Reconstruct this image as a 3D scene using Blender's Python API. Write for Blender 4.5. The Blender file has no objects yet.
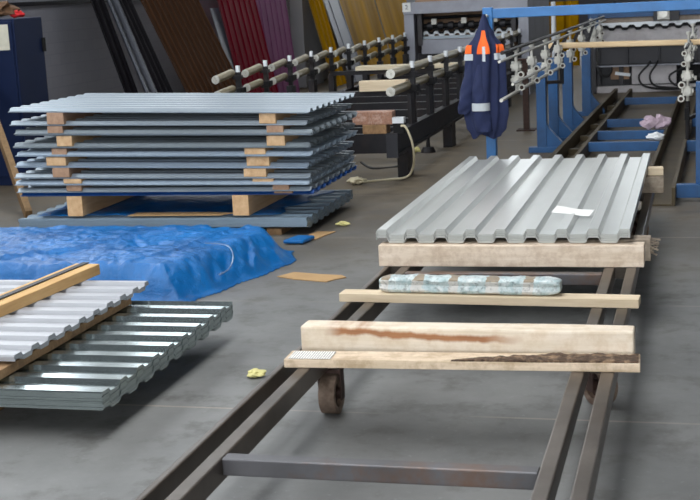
import bpy, bmesh, math, random
from mathutils import Vector, Matrix, Euler, noise
random.seed(7)
S = bpy.context.scene
COL = S.collection
PI = math.pi
rad = math.radians

# ------------------------------------------------------------------ materials
def srgb(r, g, b):
    f = lambda c: (c/255/12.92) if c/255 <= .04045 else ((c/255+.055)/1.055)**2.4
    return (f(r), f(g), f(b), 1)

def new_mat(name):
    m = bpy.data.materials.new(name); m.use_nodes = True
    nt = m.node_tree
    bs = nt.nodes['Principled BSDF']
    return m, nt, bs

def mixcol(nt, fac, a, b, blend='MIX'):
    n = nt.nodes.new('ShaderNodeMix'); n.data_type = 'RGBA'; n.blend_type = blend
    for s, v in ((0, fac), (6, a), (7, b)):
        if hasattr(v, 'is_linked') or hasattr(v, 'links'): nt.links.new(v, n.inputs[s])
        else: n.inputs[s].default_value = v
    return n.outputs[2]

def texco(nt, scale=(1, 1, 1), kind='Object', rnd=False):
    tc = nt.nodes.new('ShaderNodeTexCoord'); mp = nt.nodes.new('ShaderNodeMapping')
    nt.links.new(tc.outputs[kind], mp.inputs[0]); mp.inputs['Scale'].default_value = scale
    if rnd:
        oi = nt.nodes.new('ShaderNodeObjectInfo'); mu = nt.nodes.new('ShaderNodeMath'); mu.operation = 'MULTIPLY'
        mu.inputs[1].default_value = 37.0; nt.links.new(oi.outputs['Random'], mu.inputs[0])
        nt.links.new(mu.outputs[0], mp.inputs['Location'])
    return mp.outputs[0]

def noise_n(nt, vec, scale, detail=4, rough=.55):
    n = nt.nodes.new('ShaderNodeTexNoise'); n.inputs['Scale'].default_value = scale
    n.inputs['Detail'].default_value = detail; n.inputs['Roughness'].default_value = rough
    nt.links.new(vec, n.inputs['Vector']); return n.outputs['Fac']

def ramp(nt, fac, a, b):
    n = nt.nodes.new('ShaderNodeMapRange'); n.inputs[1].default_value = a; n.inputs[2].default_value = b
    nt.links.new(fac, n.inputs[0]); return n.outputs[0]

def bump(nt, bs, h, strength=.2, dist=.01):
    n = nt.nodes.new('ShaderNodeBump'); n.inputs['Strength'].default_value = strength
    n.inputs['Distance'].default_value = dist
    nt.links.new(h, n.inputs['Height']); nt.links.new(n.outputs[0], bs.inputs['Normal'])

def plain(name, col, rough=.5, metal=0., var=.15, scale=8., bmp=.0, dirt=None, dirt_amt=.4, stretch=(1, 1, 1), spec=.5):
    m, nt, bs = new_mat(name)
    bs.inputs['Specular IOR Level'].default_value = spec
    v = texco(nt, stretch, rnd=True)
    f = noise_n(nt, v, scale)
    c = srgb(*col)
    lo = tuple(x*(1-var) for x in c[:3])+(1,); hi = tuple(min(1, x*(1+var)) for x in c[:3])+(1,)
    out = mixcol(nt, ramp(nt, f, .3, .7), lo, hi)
    if dirt:
        f2 = noise_n(nt, v, scale*.45, 8, .7)
        sc = nt.nodes.new('ShaderNodeMath'); sc.operation = 'MULTIPLY'; sc.inputs[1].default_value = dirt_amt
        nt.links.new(ramp(nt, f2, .48, .66), sc.inputs[0])
        out = mixcol(nt, sc.outputs[0], out, srgb(*dirt))
    nt.links.new(out, bs.inputs['Base Color'])
    bs.inputs['Roughness'].default_value = rough; bs.inputs['Metallic'].default_value = metal
    if bmp: bump(nt, bs, f, bmp, .01)
    return m

def wood(name, a, b, along='X', knots=True, rough=.75, dirt=None, dirt_amt=.5):
    m, nt, bs = new_mat(name)
    st = {'X': (1.2, 14, 14), 'Y': (14, 1.2, 14), 'Z': (14, 14, 1.2)}[along]
    v = texco(nt, st, rnd=True)
    f = noise_n(nt, v, 2.2, 6, .65)
    st2 = tuple(x*.35 for x in st); v2 = texco(nt, st2, rnd=True)
    g = noise_n(nt, v2, 1.6, 5, .6)
    out = mixcol(nt, ramp(nt, f, .32, .68), srgb(*a), srgb(*b))
    if knots:
        k = tuple(int(x*.52) for x in a)
        sc = nt.nodes.new('ShaderNodeMath'); sc.operation = 'MULTIPLY'; sc.inputs[1].default_value = .55
        nt.links.new(ramp(nt, g, .62, .74), sc.inputs[0])
        out = mixcol(nt, sc.outputs[0], out, srgb(min(255, k[0]+25), k[1]+5, k[2]))
    if dirt:
        v3 = texco(nt, (1, 1, 1), rnd=True)
        d = noise_n(nt, v3, 14, 8, .7)
        sc2 = nt.nodes.new('ShaderNodeMath'); sc2.operation = 'MULTIPLY'; sc2.inputs[1].default_value = dirt_amt
        nt.links.new(ramp(nt, d, .45, .62), sc2.inputs[0])
        out = mixcol(nt, sc2.outputs[0], out, srgb(*dirt))
    nt.links.new(out, bs.inputs['Base Color']); bs.inputs['Roughness'].default_value = rough
    bump(nt, bs, f, .25, .004)
    return m

M = {}
M['wood_pale'] = wood('wood_pale', (198, 178, 148), (220, 202, 174), 'X')
M['wood_pale_y'] = wood('wood_pale_y', (206, 168, 112), (226, 194, 142), 'Y')
M['wood_plank'] = wood('wood_plank', (205, 190, 160), (226, 212, 186), 'X', knots=False)
M['wood_rough'] = wood('wood_rough', (212, 192, 168), (236, 220, 202), 'X', dirt=(150, 112, 78), dirt_amt=.35)
M['wood_yellow'] = wood('wood_yellow', (222, 190, 146), (238, 212, 172), 'X', knots=False)
M['wood_weathered'] = wood('wood_weathered', (198, 176, 146), (232, 212, 188), 'X', dirt=(150, 122, 86), dirt_amt=.5)
M['wood_batten'] = wood('wood_batten', (196, 152, 96), (216, 178, 122), 'X', knots=False)
M['wood_grey'] = wood('wood_grey', (150, 135, 118), (178, 164, 146), 'X', dirt=(80, 70, 62))
M['wood_dark_y'] = wood('wood_dark_y', (130, 98, 66), (160, 126, 88), 'Y', dirt=(82, 60, 42))
M['wood_spacer'] = wood('wood_spacer', (190, 150, 108), (214, 180, 138), 'Y', knots=False)
M['wood_spacer_red'] = wood('wood_spacer_red', (150, 116, 92), (178, 144, 116), 'Y', knots=False)
M['wood_orange'] = wood('wood_orange', (112, 86, 54), (138, 108, 70), 'Z')
def streak_wood():
    m = wood('wood_streak', (214, 200, 178), (234, 220, 202), 'X', knots=False, dirt=(196, 170, 136), dirt_amt=.4)
    nt = m.node_tree; bs = nt.nodes['Principled BSDF']
    old = bs.inputs['Base Color'].links[0].from_socket
    v = texco(nt); sx = nt.nodes.new('ShaderNodeSeparateXYZ'); nt.links.new(v, sx.inputs[0])
    v2 = texco(nt, (1, .2, .2))
    nz = noise_n(nt, v2, 7, 5, .6)
    def mth(op, a, b=None, c=None):
        n = nt.nodes.new('ShaderNodeMath'); n.operation = op
        for i, q in enumerate((a, b, c)):
            if q is None: continue
            if hasattr(q, 'links'): nt.links.new(q, n.inputs[i])
            else: n.inputs[i].default_value = q
        return n.outputs[0]
    # centre line of the streak wanders with x
    cz = mth('MULTIPLY_ADD', nz, .05, .043)
    cz = mth('MULTIPLY_ADD', sx.outputs['X'], -.035, cz)
    d = mth('ABSOLUTE', mth('SUBTRACT', sx.outputs['Z'], cz))
    wd = mth('MULTIPLY', noise_n(nt, texco(nt, (1, .1, .1)), 5, 3), .026)
    mk = mth('SUBTRACT', 1., ramp(nt, mth('SUBTRACT', d, wd), -.006, .004))
    ext = mth('MULTIPLY', ramp(nt, sx.outputs['X'], -.50, -.43), mth('SUBTRACT', 1., ramp(nt, sx.outputs['X'], .08, .22)))
    f = mth('MULTIPLY', mth('MULTIPLY', mk, ext), .95)
    fr = noise_n(nt, texco(nt, (3, 40, 40)), 3, 4)
    out = mixcol(nt, f, old, mixcol(nt, fr, srgb(112, 62, 34), srgb(190, 132, 84)))
    nt.links.new(out, bs.inputs['Base Color']); return m
M['wood_streak'] = streak_wood()
M['bark'] = plain('bark', (78, 60, 46), .95, 0, .5, 60, .9, (180, 150, 118), .6)
M['steel_brown'] = plain('steel_brown', (100, 92, 84), .34, .6, .25, 5, .05, (74, 58, 46), .5, (1, 1, 1))
M['steel_bar'] = plain('steel_bar', (98, 97, 100), .42, .6, .2, 6, .05, (112, 78, 50), .8)
M['rust_wheel'] = plain('rust_wheel', (132, 114, 100), .6, .5, .3, 30, .2, (80, 58, 46), .6)
M['rust_dark'] = plain('rust_dark', (62, 44, 38), .7, .4, .3, 30, .2)
M['sheet_grey'] = plain('sheet_grey', (192, 194, 190), .28, .5, .05, 2, 0)
M['sheet_galv'] = plain('sheet_galv', (176, 188, 188), .17, .95, .1, 14, .02)
M['sheet_white'] = plain('sheet_white', (168, 170, 175), .4, .1, .03, 2, 0)
M['sheet_pale'] = plain('sheet_pale', (150, 160, 168), .36, .45, .04, 2, 0)
M['sheet_steel'] = plain('sheet_steel', (146, 160, 174), .36, .3, .08, 2, 0)
M['sheet_dull'] = plain('sheet_dull', (122, 131, 137), .42, .3, .08, 2, 0)
M['sheet_blue'] = plain('sheet_blue', (28, 74, 138), .4, .2, .1, 3, 0)
M['sheet_pack'] = plain('sheet_pack', (134, 152, 166), .4, .2, .1, 3, 0)
M['sheet_black'] = plain('sheet_black', (24, 22, 26), .5, 0, .1, 3, 0, spec=.22)
M['sheet_brown'] = plain('sheet_brown', (70, 46, 30), .5, 0, .1, 3, 0, spec=.12)
M['sheet_maroon'] = plain('sheet_maroon', (112, 16, 34), .5, 0, .1, 3, 0, spec=.12)
M['sheet_mauve'] = plain('sheet_mauve', (122, 74, 108), .5, 0, .1, 3, 0, spec=.22)
M['sheet_gold'] = plain('sheet_gold', (158, 118, 6), .5, 0, .4, 1.2, 0, stretch=(.25, 1.6, 1.6), spec=.15)
M['sheet_slate'] = plain('sheet_slate', (52, 55, 64), .35, .3, .1, 2, 0, spec=.4)
for k_ in ('sheet_gold', 'sheet_maroon', 'sheet_mauve', 'sheet_brown', 'sheet_black'):
    if k_ in M: M[k_].node_tree.nodes['Principled BSDF'].inputs['IOR'].default_value = 1.15
M['sheet_lead'] = plain('sheet_lead', (84, 86, 96), .45, .1, .1, 2, 0, spec=.3)
M['blue_paint'] = plain('blue_paint', (50, 116, 178), .42, 0, .12, 5, .02, (30, 60, 104), .35)
M['blue_deep'] = plain('blue_deep', (26, 78, 128), .45, 0, .15, 5, .02, (30, 44, 66), .35)
M['cabinet_blue'] = plain('cabinet_blue', (16, 30, 62), .55, 0, .08, 3, 0, spec=.2)
M['dark_steel'] = plain('dark_steel', (40, 39, 42), .5, .3, .2, 6, .02, (72, 56, 44), .35, spec=.3)
M['black'] = plain('black', (22, 22, 24), .6, 0, .1, 5, spec=.2)
M['rubber'] = plain('rubber', (26, 26, 28), .55, 0, .1, 5)
M['roller_tan'] = plain('roller_tan', (160, 150, 124), .45, .1, .1, 8, 0, (120, 104, 80), .3)
M['roller_end'] = plain('roller_end', (205, 204, 196), .35, .5, .1, 10)
M['cap_white'] = plain('cap_white', (222, 226, 230), .4, .2, .04, 10)
M['cast_grey'] = plain('cast_grey', (196, 194, 186), .45, .3, .12, 20, .1)
M['machine_grey'] = plain('machine_grey', (152, 154, 164), .45, .3, .08, 4, 0, (112, 106, 104), .3)
M['machine_dark'] = plain('machine_dark', (48, 48, 53), .45, .3, .15, 4, 0, (66, 58, 54), .4)
M['machine_beige'] = plain('machine_beige', (184, 168, 152), .5, .1, .1, 6, 0, (128, 104, 84), .5)
M['machine_panel'] = plain('machine_panel', (176, 172, 174), .45, .2, .12, 7, 0, (130, 122, 120), .4)
M['machine_tan'] = plain('machine_tan', (150, 118, 90), .5, .1, .15, 6, 0)
M['olive_steel'] = plain('olive_steel', (84, 73, 52), .6, .3, .2, 5, .03, (70, 58, 44), .5)
M['paper'] = plain('paper', (236, 236, 232), .8, 0, .02, 5)
M['paper_aged'] = plain('paper_aged', (206, 202, 184), .8, 0, .06, 25)
M['cardboard'] = plain('cardboard', (176, 142, 98), .85, 0, .1, 7, .05, (140, 106, 70), .3)
M['rag_yellow'] = plain('rag_yellow', (214, 206, 140), .8, 0, .1, 10)
M['rag_pink'] = plain('rag_pink', (200, 178, 192), .85, 0, .15, 25, .1)
M['bag_white'] = plain('bag_white', (232, 234, 236), .5, 0, .04, 15)
M['cable_cream'] = plain('cable_cream', (206, 196, 166), .6, 0, .05, 5)
M['navy'] = plain('navy', (28, 38, 74), .85, 0, .14, 12, .12)
M['orange'] = plain('orange', (250, 104, 32), .75, 0, .1, 14, .1)
M['reflective'] = plain('reflective', (190, 196, 200), .45, .1, .05, 14)
M['red'] = plain('red', (220, 40, 44), .6, 0, .1, 8)
M['bag_brown'] = plain('bag_brown', (92, 66, 44), .9, 0, .3, 30, .5)
M['plaster'] = plain('plaster', (96, 96, 103), .85, 0, .05, 1.5, 0)
M['pillar'] = plain('pillar', (164, 164, 168), .8, 0, .05, 2, 0)
M['ceiling'] = plain('ceiling', (72, 73, 76), .9, 0, .05, 1)
M['ink'] = plain('ink', (40, 40, 44), .8)
M['granite_box'] = plain('granite_box', (154, 114, 94), .8, 0, .25, 45, .1, (226, 200, 186), .6)

def floor_material():
    m, nt, bs = new_mat('concrete_floor')
    v = texco(nt)
    f1 = noise_n(nt, v, .55, 6, .6); f2 = noise_n(nt, v, 5, 8, .65); f3 = noise_n(nt, v, 38, 4, .6)
    a = mixcol(nt, ramp(nt, f1, .35, .65), srgb(90, 91, 90), srgb(124, 124, 122))
    a = mixcol(nt, ramp(nt, f2, .52, .72), a, srgb(84, 82, 79))
    a = mixcol(nt, ramp(nt, f3, .62, .8), a, srgb(130, 132, 131))
    # dirty, oil-darkened ground around the production lines
    sx = nt.nodes.new('ShaderNodeSeparateXYZ'); nt.links.new(v, sx.inputs[0])
    ad = nt.nodes.new('ShaderNodeMath'); ad.operation = 'MULTIPLY_ADD'; ad.inputs[1].default_value = 3.2
    nt.links.new(noise_n(nt, v, .9, 6, .7), ad.inputs[0]); nt.links.new(sx.outputs['Y'], ad.inputs[2])
    d = ramp(nt, ad.outputs[0], 7.6, 11.5)
    a = mixcol(nt, d, a, mixcol(nt, ramp(nt, f2, .35, .6), srgb(78, 69, 56), srgb(108, 97, 80)))
    # scattered dark smudges
    sm = noise_n(nt, v, 1.9, 10, .75)
    q = nt.nodes.new('ShaderNodeMath'); q.operation = 'MULTIPLY'; q.inputs[1].default_value = .55
    nt.links.new(ramp(nt, sm, .6, .72), q.inputs[0])
    a = mixcol(nt, q.outputs[0], a, srgb(66, 62, 58))
    # saw-cut joints across the slab
    mo = nt.nodes.new('ShaderNodeMath'); mo.operation = 'PINGPONG'; mo.inputs[1].default_value = 1.68/2
    of = nt.nodes.new('ShaderNodeMath'); of.operation = 'SUBTRACT'; of.inputs[1].default_value = 4.43-1.68*4
    nt.links.new(sx.outputs['Y'], of.inputs[0]); nt.links.new(of.outputs[0], mo.inputs[0])
    lt = nt.nodes.new('ShaderNodeMath'); lt.operation = 'LESS_THAN'; lt.inputs[1].default_value = .007
    nt.links.new(mo.outputs[0], lt.inputs[0])
    q2 = nt.nodes.new('ShaderNodeMath'); q2.operation = 'MULTIPLY'; q2.inputs[1].default_value = .6
    jm = nt.nodes.new('ShaderNodeMath'); jm.operation = 'MULTIPLY'; nt.links.new(lt.outputs[0], jm.inputs[0]); nt.links.new(ramp(nt, noise_n(nt, v, .8, 3, .6), .42, .58), jm.inputs[1])
    nt.links.new(jm.outputs[0], q2.inputs[0])
    a = mixcol(nt, q2.outputs[0], a, srgb(164, 154, 140))
    nt.links.new(a, bs.inputs['Base Color'])
    nt.links.new(ramp(nt, f2, -.6, 1.4), bs.inputs['Roughness'])
    bump(nt, bs, f3, .06, .004)
    return m
M['floor'] = floor_material()

def tarp_material():
    m, nt, bs = new_mat('blue_tarp')
    v = texco(nt)
    f = noise_n(nt, v, 3, 6, .65); g = noise_n(nt, v, 16, 6, .7)
    a = mixcol(nt, ramp(nt, f, .3, .7), srgb(0, 82, 144), srgb(0, 112, 186))
    s = noise_n(nt, v, 1.3, 9, .75)
    q = nt.nodes.new('ShaderNodeMath'); q.operation = 'MULTIPLY'; q.inputs[1].default_value = .25
    nt.links.new(ramp(nt, s, .58, .72), q.inputs[0])
    a = mixcol(nt, q.outputs[0], a, srgb(92, 108, 128))
    nt.links.new(a, bs.inputs['Base Color']); bs.inputs['Roughness'].default_value = .33
    bump(nt, bs, g, .8, .014)
    return m
M['tarp'] = tarp_material()

def bundle_material():
    m, nt, bs = new_mat('foil_bundle')
    v = texco(nt)
    sx = nt.nodes.new('ShaderNodeSeparateXYZ'); nt.links.new(v, sx.inputs[0])
    ad = nt.nodes.new('ShaderNodeMath'); ad.operation = 'MULTIPLY_ADD'; ad.inputs[1].default_value = .09
    nt.links.new(noise_n(nt, v, 9, 3), ad.inputs[0]); nt.links.new(sx.outputs['X'], ad.inputs[2])
    mo = nt.nodes.new('ShaderNodeMath'); mo.operation = 'PINGPONG'; mo.inputs[1].default_value = .0735
    nt.links.new(ad.outputs[0], mo.inputs[0])
    f = noise_n(nt, v, 26, 6, .7)
    a = mixcol(nt, ramp(nt, f, .38, .62), srgb(160, 182, 184), srgb(210, 216, 214))
    b = mixcol(nt, ramp(nt, sx.outputs['Z'], .052, .056), srgb(204, 202, 196), srgb(140, 124, 100))
    a = mixcol(nt, ramp(nt, mo.outputs[0], .050, .052), a, b)
    h = noise_n(nt, v, 55, 6, .7)
    q = nt.nodes.new('ShaderNodeMath'); q.operation = 'MULTIPLY'; q.inputs[1].default_value = .6
    nt.links.new(ramp(nt, h, .52, .64), q.inputs[0])
    a = mixcol(nt, q.outputs[0], a, srgb(92, 100, 98))
    nt.links.new(a, bs.inputs['Base Color']); bs.inputs['Roughness'].default_value = .4
    bump(nt, bs, f, .5, .006)
    return m
M['bundle'] = bundle_material()

def printed_material():
    m, nt, bs = new_mat('printed_paper')
    v = texco(nt, (1, 1, 1))
    sx = nt.nodes.new('ShaderNodeSeparateXYZ'); nt.links.new(v, sx.inputs[0])
    mo = nt.nodes.new('ShaderNodeMath'); mo.operation = 'PINGPONG'; mo.inputs[1].default_value = .0045
    nt.links.new(sx.outputs['X'], mo.inputs[0])
    n = noise_n(nt, v, 90, 2, .5)
    mu = nt.nodes.new('ShaderNodeMath'); mu.operation = 'MULTIPLY'
    nt.links.new(ramp(nt, mo.outputs[0], .0022, .0028), mu.inputs[0]); nt.links.new(ramp(nt, n, .3, .4), mu.inputs[1])
    a = mixcol(nt, mu.outputs[0], srgb(236, 234, 228), srgb(140, 136, 130))
    nt.links.new(a, bs.inputs['Base Color']); bs.inputs['Roughness'].default_value = .7
    return m
M['printed'] = printed_material()

def brick_wall_material():
    m, nt, bs = new_mat('painted_brick')
    v = texco(nt)
    sx = nt.nodes.new('ShaderNodeSeparateXYZ'); nt.links.new(v, sx.inputs[0])
    cb = nt.nodes.new('ShaderNodeCombineXYZ')
    nt.links.new(sx.outputs['Y'], cb.inputs[0]); nt.links.new(sx.outputs['Z'], cb.inputs[1])
    b = nt.nodes.new('ShaderNodeTexBrick'); b.inputs['Scale'].default_value = 2.2
    b.inputs['Color1'].default_value = srgb(150, 151, 160); b.inputs['Color2'].default_value = srgb(155, 155, 164)
    b.inputs['Mortar'].default_value = srgb(147, 147, 156); b.inputs['Mortar Size'].default_value = .01
    nt.links.new(cb.outputs[0], b.inputs['Vector'])
    nt.links.new(b.outputs['Color'], bs.inputs['Base Color']); bs.inputs['Roughness'].default_value = .75
    bump(nt, bs, b.outputs['Fac'], -.25, .01)
    return m
M['wall'] = brick_wall_material()

def emit(name, col, s):
    m, nt, bs = new_mat(name)
    bs.inputs['Base Color'].default_value = (1, 1, 1, 1)
    bs.inputs['Emission Color'].default_value = col; bs.inputs['Emission Strength'].default_value = s
    return m
M['daylight'] = emit('daylight', (.9, .96, 1, 1), 5.0)
M['daylight_roof'] = emit('daylight_roof', (.95, .98, 1, 1), 1.0)
M['tape'] = plain('tape', (150, 176, 206), .15, 0, .05, 8)
M['tape'].node_tree.nodes['Principled BSDF'].inputs['Transmission Weight'].default_value = .6

# ------------------------------------------------------------------ mesh builder
class MB:
    def __init__(s): s.bm = bmesh.new()
    def box(s, c, d, rot=None):
        m = Matrix.Translation(c)
        if rot: m = m @ Euler(rot).to_matrix().to_4x4()
        m = m @ Matrix.Diagonal((d[0], d[1], d[2], 1))
        bmesh.ops.create_cube(s.bm, size=1, matrix=m); return s
    def span(s, x0, x1, y0, y1, z0, z1):
        return s.box(((x0+x1)/2, (y0+y1)/2, (z0+z1)/2), (abs(x1-x0), abs(y1-y0), abs(z1-z0)))
    def bar(s, p, q, w, h):
        p, q = Vector(p), Vector(q); d = q-p
        r = d.to_track_quat('X', 'Z').to_matrix().to_4x4()
        m = Matrix.Translation((p+q)/2) @ r @ Matrix.Diagonal((d.length, w, h, 1))
        bmesh.ops.create_cube(s.bm, size=1, matrix=m); return s
    def cyl(s, p, q, r, r2=None, seg=16, caps=True):
        p, q = Vector(p), Vector(q); d = q-p
        m = Matrix.Translation((p+q)/2) @ d.to_track_quat('Z', 'Y').to_matrix().to_4x4()
        bmesh.ops.create_cone(s.bm, cap_ends=caps, segments=seg, radius1=r, radius2=r if r2 is None else r2, depth=d.length, matrix=m); return s
    def ring(s, p, q, ro, ri, seg=20):           # hollow tube with thick walls
        p, q = Vector(p), Vector(q); d = q-p
        m = Matrix.Translation(p) @ d.to_track_quat('Z', 'Y').to_matrix().to_4x4()
        L = d.length; R = []
        for i in range(seg):
            a = 2*PI*i/seg; c, n = math.cos(a), math.sin(a)
            R.append([s.bm.verts.new(m @ Vector((rr*c, rr*n, z))) for rr, z in ((ro, 0), (ro, L), (ri, L), (ri, 0))])
        for i in range(seg):
            A, B = R[i], R[(i+1) % seg]
            for k in range(4): s.bm.faces.new((A[k], B[k], B[(k+1) % 4], A[(k+1) % 4]))
        return s
    def sphere(s, c, d, seg=16):
        m = Matrix.Translation(c) @ Matrix.Diagonal((d[0], d[1], d[2], 1))
        bmesh.ops.create_uvsphere(s.bm, u_segments=seg, v_segments=seg//2+2, radius=.5, matrix=m); return s
    def tube(s, pts, r, seg=8, smooth=4):
        P = [Vector(p) for p in pts]
        if smooth > 1:
            Q = []
            for i in range(len(P)-1):
                a, b, c, d = P[max(i-1, 0)], P[i], P[i+1], P[min(i+2, len(P)-1)]
                for k in range(smooth):
                    t = k/smooth
                    Q.append(.5*((2*b)+(c-a)*t+(2*a-5*b+4*c-d)*t*t+(3*b-3*c+d-a)*t**3))
            Q.append(P[-1]); P = Q
        rings = []
        for i, p in enumerate(P):
            t = (P[min(i+1, len(P)-1)]-P[max(i-1, 0)]).normalized()
            u = t.cross(Vector((0.13, .21, .97))).normalized(); w = t.cross(u)
            rings.append([s.bm.verts.new(p+r*(math.cos(2*PI*k/seg)*u+math.sin(2*PI*k/seg)*w)) for k in range(seg)])
        for a, b in zip(rings, rings[1:]):
            for k in range(seg): s.bm.faces.new((a[k], a[(k+1) % seg], b[(k+1) % seg], b[k]))
        s.bm.faces.new(rings[0][::-1]); s.bm.faces.new(rings[-1]); return s
    def prism(s, pts, axis, a0, a1):             # closed outline extruded along an axis
        def v(p, a): return {'X': (a, p[0], p[1]), 'Y': (p[0], a, p[1]), 'Z': (p[0], p[1], a)}[axis]
        A = [s.bm.verts.new(v(p, a0)) for p in pts]; B = [s.bm.verts.new(v(p, a1)) for p in pts]
        n = len(pts)
        for i in range(n): s.bm.faces.new((A[i], A[(i+1) % n], B[(i+1) % n], B[i]))
        s.bm.faces.new(A[::-1]); s.bm.faces.new(B); return s
    def build(s, name, mat, parent=None, bevel=0., smooth=False, local=False, seg=2):
        bm = s.bm
        if parent is not None and not local:
            w = Vector((0, 0, 0)); p = parent
            while p is not None: w += p.location; p = p.parent
            bmesh.ops.translate(bm, verts=bm.verts, vec=-w)
        bmesh.ops.recalc_face_normals(bm, faces=bm.faces)
        me = bpy.data.meshes.new(name); bm.to_mesh(me); bm.free()
        o = bpy.data.objects.new(name, me); COL.objects.link(o)
        me.materials.append(M[mat])
        if parent is not None: o.parent = parent
        if smooth:
            for f in me.polygons: f.use_smooth = True
            try: me.set_sharp_from_angle(angle=rad(40))
            except Exception: pass
        if bevel:
            b = o.modifiers.new('bevel', 'BEVEL'); b.width = bevel; b.segments = seg; b.limit_method = 'ANGLE'; b.angle_limit = rad(50)
        return o

def tag(o, label, cat, group=None, kind=None):
    o['label'] = label; o['category'] = cat
    if group: o['group'] = group
    if kind: o['kind'] = kind
    return o
def thing(name, label, cat, loc=(0, 0, 0), rz=0., group=None):
    o = bpy.data.objects.new(name, None); o.empty_display_size = .1; COL.objects.link(o)
    o.location = loc; o.rotation_euler = (0, 0, rz)
    return tag(o, label, cat, group)
def struct(o):
    o['kind'] = 'structure'; return o
def dup(o, parent=None):
    c = o.copy(); COL.objects.link(c); c.parent = parent
    for ch in list(o.children): dup(ch, c)
    return c

# ------------------------------------------------------------------ the hall
WX, EX, SY, NY, CZ = -6.4, 8.5, -9., 36., 6.2
struct(MB().span(WX-.3, EX+.3, SY-.3, NY+.3, -.2, 0).build('floor', 'floor'))
def wall_with_openings(name, axis, at, a0, a1, z1, holes, thick, mat):
    mb = MB()
    def blk(u0, u1, z0, z2):
        if u1-u0 < 1e-4 or z2-z0 < 1e-4: return
        if axis == 'Y': mb.span(min(at, at+thick), max(at, at+thick), u0, u1, z0, z2)
        else: mb.span(u0, u1, min(at, at+thick), max(at, at+thick), z0, z2)
    u = a0
    for h0, h1, zz0, zz1 in sorted(holes):
        blk(u, h0, 0, z1); blk(h0, h1, 0, zz0); blk(h0, h1, zz1, z1); u = h1
    blk(u, a1, 0, z1)
    return struct(mb.build(name, mat))
west_holes = [(y, y+3.4, 2.1, 5.2) for y in (4.0, 9.0, 14.0, 19.0, 24.0)]
north_holes = [(x, x+2.6, 2.6, 5.2) for x in (-5.6, -2.4, .8, 4.0)]
south_holes = [(x, x+3.0, .9, 4.6) for x in (-4.5, 0., 4.5)]
wall_with_openings('wall_west', 'Y', WX, SY, NY, CZ, west_holes, -.3, 'wall')
wall_with_openings('wall_north', 'X', NY, WX, EX, CZ, north_holes, .3, 'plaster')
wall_with_openings('wall_south', 'X', SY, WX, EX, CZ, south_holes, -.3, 'plaster')
struct(MB().span(EX, EX+.3, SY, NY, 0, CZ).build('wall_east', 'plaster'))
wi = 1
for y0, y1, z0, z1 in west_holes:
    w = struct(MB().span(WX-.2, WX-.17, y0, y1, z0, z1).build('window_%d' % wi, 'daylight')); wi += 1
    f = MB()
    for k in range(4): yy = y0+(y1-y0)*k/3; f.span(WX-.17, WX-.1, yy-.03, yy+.03, z0, z1)
    for zz in (z0+.03, (z0+z1)/2, z1-.03): f.span(WX-.168, WX-.102, y0, y1, zz-.03, zz+.03)
    f.build('window_frame', 'machine_grey', w)
for x0, x1, z0, z1 in north_holes:
    w = struct(MB().span(x0, x1, NY+.17, NY+.2, z0, z1).build('window_%d' % wi, 'daylight')); wi += 1
    f = MB()
    for k in range(4): xx = x0+(x1-x0)*k/3; f.span(xx-.03, xx+.03, NY+.1, NY+.17, z0, z1)
    for zz in (z0+.03, (z0+z1)/2, z1-.03): f.span(x0, x1, NY+.102, NY+.168, zz-.03, zz+.03)
    f.build('window_frame', 'machine_grey', w)
for x0, x1, z0, z1 in south_holes:
    w = struct(MB().span(x0, x1, SY-.2, SY-.17, z0, z1).build('window_%d' % wi, 'daylight')); wi += 1
# roof with a long skylight slot
SKX0, SKX1, SKY0, SKY1 = -3.2, -.9, -4., 10.
c = MB()
RX0, RX1, RY0, RY1 = -4.6, -2.6, 17., 29.  # rear roof slot, added only to let fill light into the back
c.span(WX, SKX0, SY, SKY1, CZ, CZ+.2); c.span(SKX1, EX, SY, SKY1, CZ, CZ+.2)
c.span(SKX0, SKX1, SY, SKY0, CZ, CZ+.2); c.span(WX, EX, SKY1, RY0, CZ, CZ+.2); c.span(WX, EX, RY1, NY, CZ, CZ+.2)
c.span(WX, RX0, RY0, RY1, CZ, CZ+.2); c.span(RX1, EX, RY0, RY1, CZ, CZ+.2)

struct(c.build('ceiling', 'ceiling'))
struct(MB().span(SKX0-.1, SKX1+.1, SKY0-.1, SKY1+.1, CZ+.22, CZ+.25).build('window_%d' % wi, 'daylight_roof'))
wi += 1
struct(MB().span(RX0-.1, RX1+.1, RY0-.1, RY1+.1, CZ+.22, CZ+.25).build('window_%d' % wi, 'daylight_roof'))  # glowing pane over the added rear slot, not a known skylight
# wall details
struct(MB().span(WX, WX+.22, 20.75, 21.8, 0, CZ).build('trim_1', 'pillar', bevel=.01))
struct(MB().span(WX, WX+.03, SY, 20.75, 1.52, 1.56).build('trim_2', 'machine_dark'))

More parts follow.
